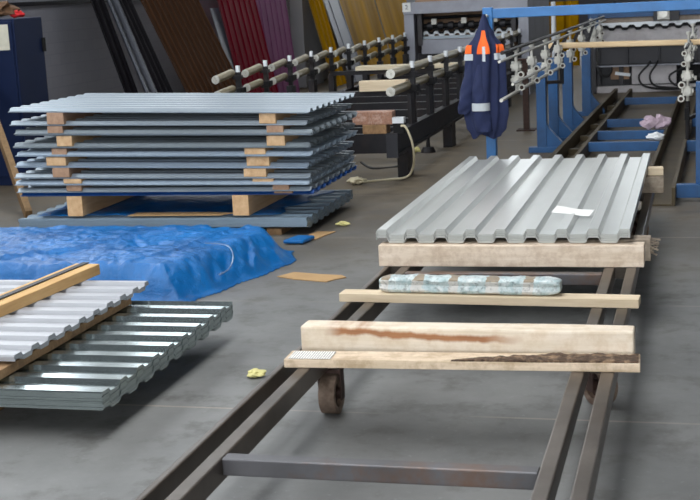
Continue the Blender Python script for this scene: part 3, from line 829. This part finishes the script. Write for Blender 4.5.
def stand(cx, y, plate):
    p = MB(); p.span(cx-.02, cx+.02, y-.02, y+.02, .41, .86)
    p.span(cx-.045, cx+.03, y-.04, y+.04, .80, .83); p.span(cx-.045, cx+.03, y-.04, y+.04, .66, .69)
    if plate: p.span(cx-.015, cx+.015, y-.17, y+.02, .41, .66)
    else: p.span(cx-.03, cx+.03, y-.06, y+.06, .41, .62)
    o = p.build('roller_post', 'dark_steel', cv)
    MB().cyl((cx, y, .855), (cx, y, .915), .02, seg=12).build('cap', 'cap_white', o)
    cl = MB(); cl.box((cx+.025, y-.02, .70), (.05, .13, .05))
    cl.build('clamp', 'black', o)
ys = [10.77+.765*i for i in range(10)]
for i, y in enumerate(ys): stand(-2.29, y, True)
roller((-2.335, 10.15, .853), (-2.33, 13.9, .853), .036, cv); roller((-2.33, 13.95, .853), (-2.33, 17.9, .853), .034, cv)
roller((-2.335, 10.13, .715), (-2.33, 12.25, .715), .036, cv); roller((-2.33, 12.32, .715), (-2.33, 14.6, .715), .034, cv); roller((-2.33, 14.7, .715), (-2.33, 17.2, .715), .034, cv)
yl = [11.01+.77*i for i in range(10)]
for i, y in enumerate(yl):
    stand(-3.9, y, False)
    roller((-3.95, y-.44, .825), (-3.95, y-.03, .855), .034, cv)
    roller((-3.95, y-.42, .695), (-3.95, y-.03, .715), .034, cv)
# the cross shelf behind the second posts and what lies on the table
MB().span(-3.9, -2.3, 11.05, 11.12, .61, .655).build('cross_shelf', 'dark_steel', cv); MB().span(-3.9, -2.3, 14.0, 14.07, .61, .655).build('cross_shelf', 'dark_steel', cv)
def bx(name, x0, x1, y0, y1, z0, z1, mat, label, cat, group=None, bev=.003):
    o = MB().span(x0, x1, y0, y1, z0, z1).build(name, mat, bevel=bev); return tag(o, label, cat, group)
bx('wooden_beam', -2.81, -2.40, 11.0, 11.1, .656, .745, 'wood_pale', 'pale wooden beam across the dark conveyor behind its first rollers', 'beam')
bx('wooden_plank', -3.6, -2.40, 13.96, 14.2, .656, .70, 'wood_plank', 'long plank lying across the dark conveyor farther back', 'plank')
bx('stone_block', -2.60, -2.285, 9.92, 10.05, .482, .58, 'granite_box', 'speckled reddish block on the front end of the dark conveyor', 'block')
bx('timber_offcut', -2.52, -2.33, 9.91, 10.05, .411, .481, 'wood_dark_y', 'brown timber offcut under the speckled block on the conveyor end', 'block')
bx('timber_offcut', -2.47, -2.31, 9.60, 9.77, .386, .44, 'wood_dark_y', 'short brown offcut at the conveyor front edge', 'block') if False else None
jb = thing('junction_box', 'small white box with a black base on the conveyor corner, feeding the cream cable', 'junction box', (-2.25, 9.94, .411))
MB().span(-2.275, -2.195, 9.905, 9.965, .411, .49).build('base', 'black', jb); MB().span(-2.28, -2.19, 9.90, 9.965, .49, .535).build('lid', 'cap_white', jb)
cbm = MB().tube([(-2.21, 9.9, .47), (-2.17, 9.88, .46), (-2.135, 9.9, .36), (-2.13, 9.95, .25), (-2.17, 10.08, .12), (-2.25, 10.2, .03), (-2.4, 10.22, .009), (-2.6, 10.1, .009)], .009, 8, 6)
o = cbm.build('cable', 'cable_cream', smooth=True); tag(o, 'cream cable drooping from the conveyor corner to the floor', 'cable')
o = MB().tube([(-2.9, 11.3, .008), (-2.7, 10.9, .008), (-2.5, 11.0, .008), (-2.38, 10.8, .1), (-2.36, 10.75, .2)], .01, 8, 6).build('cable', 'rubber', smooth=True); tag(o, 'black cable on the floor under the dark conveyor', 'cable')

# ------------------------------------------------------------------ grey forming machine
def wavy(x0, x1, y, z, amp, pitch, thick, n=140):
    mb = MB(); bm = mb.bm; R_ = []
    for i in range(n+1):
        x = x0+(x1-x0)*i/n
        t = (x-x0)/pitch % 1
        zz = z+amp*max(-1, min(1, 1.8*math.sin(2*PI*t)))
        R_.append([bm.verts.new((x, y+dy, zz+dz)) for dy, dz in ((-.02, -thick/2), (.02, -thick/2), (.02, thick/2), (-.02, thick/2))])
    for a, b in zip(R_, R_[1:]):
        for k in range(4): bm.faces.new((a[k], a[(k+1) % 4], b[(k+1) % 4], b[k]))
    bm.faces.new(R_[0][::-1]); bm.faces.new(R_[-1]); return mb
mg = thing('forming_machine', 'grey roll forming machine marked 2 at the end of the dark conveyor', 'machine', (-3.1, 18.5, 0))
for x0, x1 in ((-3.94, -3.80), (-2.36, -2.22)):
    MB().span(x0, x1, 18.0, 20.6, 0, 1.31).build('side_frame', 'machine_grey', mg, bevel=.006)
MB().span(-3.94, -2.22, 17.96, 18.12, 1.155, 1.315).build('top_beam', 'machine_grey', mg, bevel=.006)
MB().span(-3.80, -2.36, 18.12, 20.6, 1.315, 1.34).build('cover', 'machine_tan', mg)
MB().span(-3.80, -2.36, 18.55, 18.6, .0, 1.15).build('rear_panel', 'machine_tan', mg)
MB().span(-3.76, -3.70, 18.04, 18.2, .72, 1.155).build('column', 'machine_dark', mg); MB().span(-2.46, -2.40, 18.04, 18.2, .72, 1.155).build('column', 'machine_dark', mg)
for z, r in ((1.09, .022), (.975, .035)):
    MB().cyl((-3.80, 18.25, z), (-2.36, 18.25, z), r, seg=12).build('roller_shaft', 'black', mg)
for i in range(9):
    x = -3.62+i*.145; MB().cyl((x-.035, 18.25, .975), (x+.035, 18.25, .975), .055, .055, seg=16).build('forming_roll', 'machine_dark', mg, smooth=True)
for x in (-3.55, -3.13, -2.7): MB().span(x-.035, x+.035, 18.14, 18.2, 1.0, 1.075).build('guide_block', 'cast_grey', mg)
wavy(-3.70, -2.46, 18.13, .905, .022, .145, .028).build('profiled_roll', 'black', mg)
wavy(-3.70, -2.46, 18.17, .872, .022, .145, .05).build('profiled_tray', 'cap_white', mg)
MB().span(-3.74, -2.42, 18.10, 18.2, .795, .835).build('feed_bar', 'blue_deep', mg) if False else MB().span(-3.74, -2.42, 18.10, 18.2, .80, .84).build('feed_bar', 'sheet_pale', mg)
MB().span(-3.72, -2.44, 18.06, 18.1, .60, .795).build('apron', 'machine_grey', mg, bevel=.004)
MB().span(-3.80, -2.36, 18.2, 18.26, 0, .6).build('lower_panel', 'machine_dark', mg)
sg = MB().span(-3.945, -3.83, 17.95, 17.958, 1.19, 1.315).build('number_plate', 'paper', mg); sg['label'] = 'white plate with the number 2'
fc = bpy.data.curves.new('numeral', 'FONT'); fc.body = '2'; fc.size = .085; fc.extrude = .002; fc.align_x = 'CENTER'; fc.align_y = 'CENTER'
fo = bpy.data.objects.new('numeral_tmp', fc); COL.objects.link(fo)
bpy.context.view_layer.update()
nm = bpy.data.meshes.new_from_object(fo.evaluated_get(bpy.context.evaluated_depsgraph_get()))
bpy.data.objects.remove(fo)
no = bpy.data.objects.new('numeral', nm); COL.objects.link(no); nm.materials.clear(); nm.materials.append(M['ink'])
no.parent = sg; no.rotation_euler = (PI/2, 0, 0); no.location = Vector((-3.887, 17.947, 1.252))-mg.location
mg.location.y += .11

# ------------------------------------------------------------------ blue gantry with the jacket
ga = thing('gantry', 'bright blue square-tube stand behind the grey sheets, a jacket hanging on its post', 'stand', (-.45, 9.33, 0))
MB().span(-1.462, -1.392, 9.30, 9.37, 0, 1.345).build('post', 'blue_paint', ga, bevel=.005)
MB().span(.50, .57, 9.30, 9.37, 0, 1.26).build('post', 'blue_paint', ga, bevel=.005)
MB().span(-1.392, .60, 9.30, 9.37, 1.268, 1.335).build('beam', 'blue_paint', ga, bevel=.005)
MB().span(-1.52, -1.33, 9.25, 9.42, 0, .012).build('foot_plate', 'blue_paint', ga)
MB().span(.44, .63, 9.25, 9.42, 0, .012).build('foot_plate', 'blue_paint', ga)
MB().cyl((-1.427, 9.30, 1.285), (-1.427, 9.245, 1.292), .009, seg=10).build('bolt', 'cast_grey', ga)

jk = thing('jacket', 'navy work jacket with orange shoulders and grey reflective bands, hanging on the blue post', 'jacket', (-1.437, 9.24, .458))
def lp(v, T):
    for (a, p), (b, q) in zip(T, T[1:]):
        if v <= b: t = (v-a)/(b-a); t = t*t*(3-2*t); return p+(q-p)*t
    return T[-1][1]
HW = [(0, .012), (.08, .032), (.16, .062), (.27, .112), (.42, .120), (.6, .128), (.8, .134), (.93, .118), (1, .085)]
HD = [(0, .018), (.1, .035), (.3, .060), (.5, .065), (.8, .062), (1, .05)]
CX = [(0, 0), (.3, .0), (.6, -.005), (1, .0)]
def jp(th, v, off=0.):
    a, b = lp(v, HW)+off, lp(v, HD)+off
    f = .014*math.sin(5*th+1.5+v*2)*min(1, v*3)+.013*math.sin(9*th+v*4)*min(1, v*2.5)+.006*noise.noise((th*2, v*5, 3))
    k = 1+f/.1
    return Vector((lp(v, CX)+a*math.cos(th)*k, -.035+min(.055, b*math.sin(th)*k), (1-v)*.845+(.02*math.sin(th*3+1) if v > .97 else 0)))
def jpatch(name, mat, t0, t1, v0, v1, off, parent=jk, nt_=40, nv=40, close=False, lab=None):
    mb = MB(); bm = mb.bm; G = []
    for i in range(nv+1):
        v = v0+(v1-v0)*i/nv; r_ = []
        a0 = t0(v) if callable(t0) else t0; a1 = t1(v) if callable(t1) else t1
        for j in range(nt_+(0 if close else 1)):
            th = a0+(a1-a0)*j/nt_
            r_.append(bm.verts.new(jp(th, v, off)))
        G.append(r_)
    m = len(G[0])
    for i in range(nv):
        for j in range(m if close else m-1): bm.faces.new((G[i][j], G[i][(j+1) % m], G[i+1][(j+1) % m], G[i+1][j]))
    if close: bm.faces.new(G[0]); bm.faces.new(G[-1][::-1])
    o = mb.build(name, mat, parent, smooth=True, local=True)
    if lab: o['label'] = lab
    return o
jpatch('body', 'navy', 0, 2*PI, 0, 1, 0, nt_=80, nv=60, close=True)
F = -PI/2
jpatch('orange_yoke', 'orange', lambda v: F-.10-.32*min(1, v/.3), lambda v: F+.05+.30*min(1, v/.3), .13, .32, .004, lab='orange inner yoke showing between the lapels')
jpatch('orange_shoulder', 'orange', F-1.5, F-.85, .245, .315, .005, lab='orange shoulder panel')
jpatch('orange_shoulder', 'orange', F+.85, F+1.5, .245, .315, .005, lab='orange shoulder panel')
jpatch('reflective_band', 'reflective', F-1.5, F-.75, .318, .37, .005, nv=6, lab='grey reflective band')
jpatch('reflective_band', 'reflective', F+.72, F+1.5, .318, .37, .005, nv=6, lab='grey reflective band')
jpatch('reflective_band', 'reflective', F-.08, F+.10, .26, .38, .006, nv=10, nt_=8, lab='grey reflective strip at the centre')
def sleeve(pts, rads, name, band):
    mb = MB(); bm = mb.bm; R_ = []; k = 20; n = 24
    for i in range(n+1):
        t = i/n*(len(pts)-1); a = min(int(t), len(pts)-2); f = t-a
        c = Vector(pts[a]).lerp(Vector(pts[a+1]), f); r = rads[a]+(rads[a+1]-rads[a])*f
        R_.append([bm.verts.new(c+Vector((math.cos(2*PI*j/k)*r*(1+.13*math.sin(3*2*PI*j/k+i*.5)), math.sin(2*PI*j/k)*r*.75*(1+.1*math.sin(j+i)), 0))) for j in range(k)])
    for a, b in zip(R_, R_[1:]):
        for j in range(k): bm.faces.new((a[j], a[(j+1) % k], b[(j+1) % k], b[j]))
    bm.faces.new(R_[0][::-1]); bm.faces.new(R_[-1])
    s = mb.build(name, 'navy', jk, smooth=True, local=True)
    if band:
        t = band*(len(pts)-1); a = min(int(t), len(pts)-2); f = t-a; c = Vector(pts[a]).lerp(Vector(pts[a+1]), f); r = rads[a]+(rads[a+1]-rads[a])*f
        bd = MB()
        R2 = [[bd.bm.verts.new(c+Vector((math.cos(2*PI*j/24)*r*1.16, math.sin(2*PI*j/24)*r*.92, dz))) for j in range(24)] for dz in (-.027, .027)]
        for j in range(24): bd.bm.faces.new((R2[0][j], R2[0][(j+1) % 24], R2[1][(j+1) % 24], R2[1][j]))
        bd.build('cuff_band', 'reflective', s, local=True)['label'] = 'grey reflective band'
sleeve([(-.09, -.05, .52), (-.115, -.055, .36), (-.145, -.05, .23), (-.15, -.045, .16)], [.03, .05, .055, .045], 'sleeve', 0)
sleeve([(-.03, -.075, .50), (-.035, -.085, .33), (-.03, -.08, .18), (-.005, -.075, .035)], [.025, .05, .058, .06], 'sleeve', .60)

# ------------------------------------------------------------------ blue line: floor frame, posts, rods, roller brackets
bl = thing('blue_conveyor_frame', 'blue and brown steel floor frame with upright posts, leading to the blue machine', 'conveyor frame', (-.7, 11, 0), rad(-1.1))
def L(x, y, z=0): return (x+.7, y-11, z)           # local coordinates of the frame
def lspan(x0, x1, y0, y1, z0, z1, name, mat, bev=.003, parent=None):
    return MB().span(x0+.7, x1+.7, y0-11, y1-11, z0, z1).build(name, mat, parent or bl, bevel=bev, local=True)
lspan(-1.155, -1.115, 8.95, 17.2, 0, .125, 'ladder_rail', 'olive_steel'); lspan(-.965, -.93, 8.95, 17.2, 0, .12, 'ladder_rail', 'olive_steel')
for y in (9.6, 10.6, 11.6, 12.6, 13.6, 14.6, 15.6): lspan(-1.115, -.965, y, y+.12, 0, .05, 'ladder_rung', 'olive_steel')
lspan(-.325, -.30, 8.9, 17.2, 0, .125, 'channel_side', 'olive_steel'); lspan(-.13, -.105, 8.9, 17.2, 0, .125, 'channel_side', 'olive_steel')
lspan(-.30, -.13, 8.9, 17.2, .0, .012, 'channel_bed', 'olive_steel')
for y in (11.5, 12.35, 13.4, 15.8): lspan(-.93, -.325, y, y+.06, .04, .12, 'crossbar', 'blue_deep')
for y in (9.05, 11.5, 13.4): lspan(-.105, .35, y, y+.07, .03, .12, 'outrigger', 'blue_deep')
for y in (9.15, 12.3): lspan(.02, .12, y-.05, y+.05, .12, .80, 'post', 'blue_deep')
for y, w in ((11.85, .085), (12.55, .09), (13.55, .1), (15.05, .1)):
    x = {11.85: -1.37, 12.55: -1.35, 13.55: -1.33, 15.05: -1.29}[y]
    p = lspan(x-w/2, x+w/2, y-.05, y+.05, .0, .80, 'post', 'blue_deep')
    MB().prism([(x+w/2+.7, .0), (x+w/2+.7, .26), (x+w/2+.72, .22), (x+.2+.7, .06), (x+.2+.7, 0)], 'Y', y-11-.04, y-11+.04).build('gusset', 'blue_deep', p, local=True)
    lspan(x-.12, -1.155, y-.055, y+.055, 0, .05, 'foot_bar', 'blue_deep')
# rods
for x, z, y0, y1, r, mt in ((-1.21, 1.055, 8.75, 16.4, .014, 'dark_steel'), (-1.19, 1.012, 8.5, 16.4, .010, 'cast_grey'), (-1.2, .755, 8.6, 11.9, .012, 'cast_grey'), (-1.17, .835, 8.9, 10.6, .010, 'cast_grey')):
    MB().cyl(L(x, y0, z), L(x, y1, z), r, seg=10).build('guide_rod', mt, bl, local=True)
for i, y in enumerate((11.85, 12.55, 13.55, 15.05)):
    x = {11.85: -1.37, 12.55: -1.35, 13.55: -1.33, 15.05: -1.29}[y]
    MB().bar(L(x, y, .76), L(-1.2, y, 1.03), .03, .03).build('rod_arm', 'dark_steel', bl, local=True)
def bracket(x, y, z, s=1., face=1):
    h = MB(); h.cyl(L(x, y, z-.16*s), L(x, y, z+.20*s), .014*s, seg=10)
    for dz in (.06, -.06):
        h.cyl(L(x, y, z+(dz-.04)*s), L(x, y, z+(dz+.04)*s), .042*s, seg=12)
        h.box(L(x, y, z+dz*s), (.095*s, .05*s, .03*s)); h.box(L(x, y, z+dz*s), (.05*s, .10*s, .05*s))
    h.cyl(L(x, y, z+.185*s), L(x, y, z+.215*s), .026*s, seg=8)
    o = h.build('roller_bracket', 'cast_grey', bl, smooth=True, local=True)
    for dx, dz in ((.045, -.01), (.05, -.12)):
        p = L(x+dx*face*s, y-.055*s, z+dz*s); q = L(x+dx*face*s, y-.02*s, z+dz*s)
        MB().ring(p, q, .028*s, .017*s, 16).build('ring', 'cast_grey', o, smooth=True, local=True)
        p2 = L(x+dx*face*s, y-.045*s, z+dz*s); MB().cyl(p2, q, .0175*s, seg=12).build('ring_core', 'rust_dark', o, local=True)
for y, z in ((9.35, .88), (10.15, .868), (10.95, .87), (11.8, .87), (12.75, .87), (13.8, .87), (15.2, .87)):
    bracket(-1.21, y, z, .82)
bracket(-.10, 11.6, .60, 1.05, -1); bracket(-.09, 11.6, .86, .8, -1); bracket(-.085, 12.9, .88, .8, -1)
MB().cyl(L(-.09, 10.9, .93), L(-.09, 14.6, .93), .012, seg=10).build('guide_rod', 'dark_steel', bl, local=True)
MB().cyl(L(-.10, 11.6, .0), L(-.10, 11.6, .45), .02, seg=10).build('bracket_post', 'dark_steel', bl, local=True)
MB().bar(L(-.1, 11.6, .3), L(.07, 12.3, .3), .03, .03).build('rod_arm', 'dark_steel', bl, local=True)
MB().box(L(-.105, 11.5, .35), (.035, .05, .1)).build('stop_block', 'black', bl, local=True)
# slim rusty stand further back
rs = thing('rusty_stand', 'slim rusty post on a foot plate between the two lines', 'stand', (-1.724, 13.7, 0))
MB().span(-1.755, -1.695, 13.67, 13.73, .012, .72).build('post', 'rust_dark', rs); MB().span(-1.82, -1.63, 13.6, 13.8, 0, .012).build('foot_plate', 'rust_dark', rs)
MB().span(-1.80, -1.64, 13.64, 13.76, .72, .74).build('head_plate', 'rust_dark', rs)
# pipe stand
ps = thing('pipe_stand', 'white vertical pipe with a bracket behind the blue guide rods', 'pipe', (-1.79, 17.2, 0))
MB().cyl((-1.79, 17.2, 0), (-1.79, 17.2, 1.25), .03, seg=12).build('pipe', 'cap_white', ps); MB().box((-1.79, 17.2, 1.14), (.12, .08, .10)).build('collar', 'cap_white', ps)
# wood plank across the rods
o = rough_bar('wooden_plank', 1.36, .12, .048, 'wood_yellow', 21, .002, 20, .012)
o.location = (-.62, 12.05, 1.0685-.165+.0); o.rotation_euler = (0, rad(.6), rad(-1)); tag(o, 'yellowish wooden plank bridging the two sides of the blue line', 'plank')
MB().cyl(L(-1.20, 11.95, .60), L(-1.20, 11.95, .895), .02, seg=10).build('plank_support', 'dark_steel', bl, local=True)
MB().bar(L(-1.37, 11.85, .62), L(-1.20, 11.95, .62), .03, .03).build('rod_arm', 'dark_steel', bl, local=True)
crumple('pink_rag', (-.44, 12.4, .121), (.13, .1, .1), 'rag_pink', 'pinkish rag on a blue crossbar of the floor frame', 'rag', 8)
crumple('pink_rag', (-.33, 12.43, .121), (.16, .12, .13), 'rag_pink', 'larger pinkish rag beside it, against the brown channel', 'rag', 9)
crumple('white_bag', (-.35, 11.55, .121), (.12, .07, .07), 'bag_white', 'white crumpled plastic bag on the nearest blue crossbar', 'bag', 10)

# ------------------------------------------------------------------ blue forming machine
mb_ = thing('forming_machine', 'blue-topped roll forming machine with hoses, at the end of the blue line', 'machine', (-.5, 18, 0))
def mspan(x0, x1, y0, y1, z0, z1, name, mat, bev=.004): return MB().span(x0, x1, y0, y1, z0, z1).build(name, mat, mb_, bevel=bev)
mspan(-1.42, .55, 17.98, 18.1, .99, 1.075, 'top_beam', 'blue_deep')
mspan(-1.30, .45, 18.1, 20.5, 1.04, 1.075, 'top_plate', 'machine_beige')
mspan(-1.32, .45, 18.12, 18.2, .925, 1.04, 'upper_panel', 'machine_beige')
mspan(-1.30, .45, 18.06, 18.14, .905, .925, 'ledge', 'cap_white')
MB().cyl((-1.3, 18.2, .895), (.42, 18.2, .895), .03, seg=12).build('roller_shaft', 'black', mb_)
wavy(-1.24, .40, 18.02, .858, .017, .172, .036).build('profiled_roll', 'black', mb_)
wavy(-1.24, .40, 18.07, .89, .004, .172, .05).build('profiled_tray', 'cap_white', mb_)
mspan(-1.30, .45, 18.05, 18.1, .63, .845, 'apron', 'machine_panel')
mspan(-1.32, .47, 17.98, 18.1, .605, .63, 'ledge', 'machine_grey')
mspan(-1.30, .45, 18.1, 18.16, .36, .605, 'cabinet_back', 'machine_dark')
for x in (-1.28, -.91, -.50, -.02, .4): mspan(x-.012, x+.012, 18.03, 18.1, .36, .605, 'divider', 'machine_dark')
for a, b in ((-1.268, -.922), (-.898, -.512), (-.488, -.032), (-.008, .388)):
    mspan(a, b, 18.06, 18.1, .375, .6, 'cabinet_door', 'machine_dark')
mspan(-1.32, .47, 18.0, 18.12, .345, .365, 'ledge', 'machine_grey')
mspan(-.86, -.28, 18.1, 18.8, .10, .345, 'tank', 'machine_panel')
mspan(-.26, .05, 18.15, 18.6, .08, .34, 'valve_block', 'black')
for i in range(5): MB().box((-.22+.06*i, 18.13, .16+.03*(i % 3)), (.035, .05, .05)).build('valve', 'cast_grey' if i % 2 else 'dark_steel', mb_)
MB().box((-1.02, 18.2, .25), (.24, .12, .16)).build('rag_box', 'machine_tan', mb_); MB().box((-.98, 18.12, .24), (.2, .03, .04), (0, .15, 0)).build('paper_roll', 'cap_white', mb_)
mspan(-1.32, .47, 18.02, 18.12, .0, .09, 'base_beam', 'machine_panel')
for x in (-1.30, -1.0, .42): mspan(x-.03, x+.03, 18.12, 18.2, .0, .36, 'leg', 'machine_dark')
mspan(-1.32, .47, 18.3, 18.34, 0, .35, 'inner_panel', 'machine_dark')
mt_ = MB().span(-.52, -.36, 17.9, 17.98, .945, 1.085).build('motor_flange', 'cast_grey', mb_, bevel=.008)
MB().cyl((-.44, 17.86, 1.02), (-.44, 17.9, 1.02), .05, seg=20).build('motor_hub', 'roller_end', mt_, smooth=True)
mspan(-.36, -.24, 17.92, 18.0, .93, 1.06, 'motor_body', 'machine_dark'); mspan(-.57, -.52, 17.92, 18.0, .93, 1.06, 'motor_body', 'machine_dark')
mspan(-1.46, -1.32, 17.98, 20.4, 0, .86, 'side_frame', 'machine_dark')
mspan(.45, .6, 17.98, 20.4, 0, 1.1, 'side_frame', 'machine_dark')
mspan(-1.38, -1.27, 17.86, 17.98, .86, 1.03, 'drive_motor', 'blue_deep'); mspan(-1.39, -1.26, 17.85, 17.98, .93, .95, 'drive_band', 'cap_white')
for k, (xa, xb, zz) in enumerate(((-.62, -.70, .06), (-.52, -.56, .07), (-.06, -.3, .05))):
    MB().tube([(xa, 18.05, .40), (xa-.02, 17.98, .36), (xb-.06, 17.96, .22), (xb, 17.96, .09), (xb+.22, 17.97, zz-.02), (xb+.42, 17.98, .035), (xb+.62, 18.0, .05)], .014, 8, 6).build('hose', 'rubber', mb_, smooth=True)
MB().tube([(-1.30, 18.0, .36), (-1.28, 17.96, .28), (-1.2, 17.95, .22), (-1.13, 17.97, .27), (-1.12, 18.02, .35)], .014, 8, 6).build('hose', 'rubber', mb_, smooth=True)
for i, (x, y) in enumerate(((-1.44, 17.2), (-1.40, 17.6))):
    bracket(x+.03*i, y, .82, .9)

# ------------------------------------------------------------------ light
def area(name, loc, rot, sx, sy, power, col=(1, 1, 1)):
    l = bpy.data.lights.new(name, 'AREA'); l.shape = 'RECTANGLE'; l.size = sx; l.size_y = sy; l.energy = power; l.color = col
    o = bpy.data.objects.new(name, l); COL.objects.link(o); o.location = loc; o.rotation_euler = rot; return o
area('skylight_daylight', ((SKX0+SKX1)/2, (SKY0+SKY1)/2, CZ+.18), (0, 0, 0), SKX1-SKX0-.05, SKY1-SKY0-.1, 520, (.96, .98, 1))
area('south_window_daylight', (0, SY+.05, 2.8), (rad(90), 0, 0), 12, 3.6, 680, (.95, .98, 1))
area('east_fill', (EX-.1, 4, 3.6), (0, rad(90), 0), 3.5, 14, 30, (1, .97, .93))  # added weak fill from the right, the east wall has no opening
area('west_window_daylight', (WX+.03, 5.5, 3.65), (0, rad(-90), 0), 3.0, 17, 130, (.95, .98, 1))
area('rear_fill', (-3.6, 23, CZ+.18), (0, 0, 0), 1.9, 11.8, 90, (.96, .98, 1))  # added fill that brightens the rear wall and leaning sheets
w = bpy.data.worlds.new('World'); S.world = w; w.use_nodes = True
w.node_tree.nodes['Background'].inputs[0].default_value = (.7, .8, 1, 1); w.node_tree.nodes['Background'].inputs[1].default_value = .3

# ------------------------------------------------------------------ camera
cam = bpy.data.cameras.new('Camera'); co = bpy.data.objects.new('Camera', cam); COL.objects.link(co)
pitch, yaw, roll = rad(11.063), rad(15.079), rad(-2.890)
fwd = Vector((-math.sin(yaw)*math.cos(pitch), math.cos(yaw)*math.cos(pitch), -math.sin(pitch)))
rt = Vector((math.cos(yaw), math.sin(yaw), 0)); up = rt.cross(fwd)
r2 = math.cos(roll)*rt+math.sin(roll)*up; u2 = -math.sin(roll)*rt+math.cos(roll)*up
mw = Matrix((r2, u2, -fwd)).transposed().to_4x4(); mw.translation = (0, 0, 1.5)
co.matrix_world = mw
cam.sensor_width = 36; cam.lens = 1318.4*36/700; cam.clip_end = 200
cam.dof.use_dof = True; cam.dof.focus_distance = 6.3; cam.dof.aperture_fstop = 9
S.camera = co
S.view_settings.view_transform = 'Standard'; S.view_settings.look = 'None'
S.view_settings.exposure = 0; S.view_settings.gamma = 1; S.view_settings.use_curve_mapping = False
S.cycles.use_denoising = True
S.cycles.max_bounces = 6; S.cycles.diffuse_bounces = 4
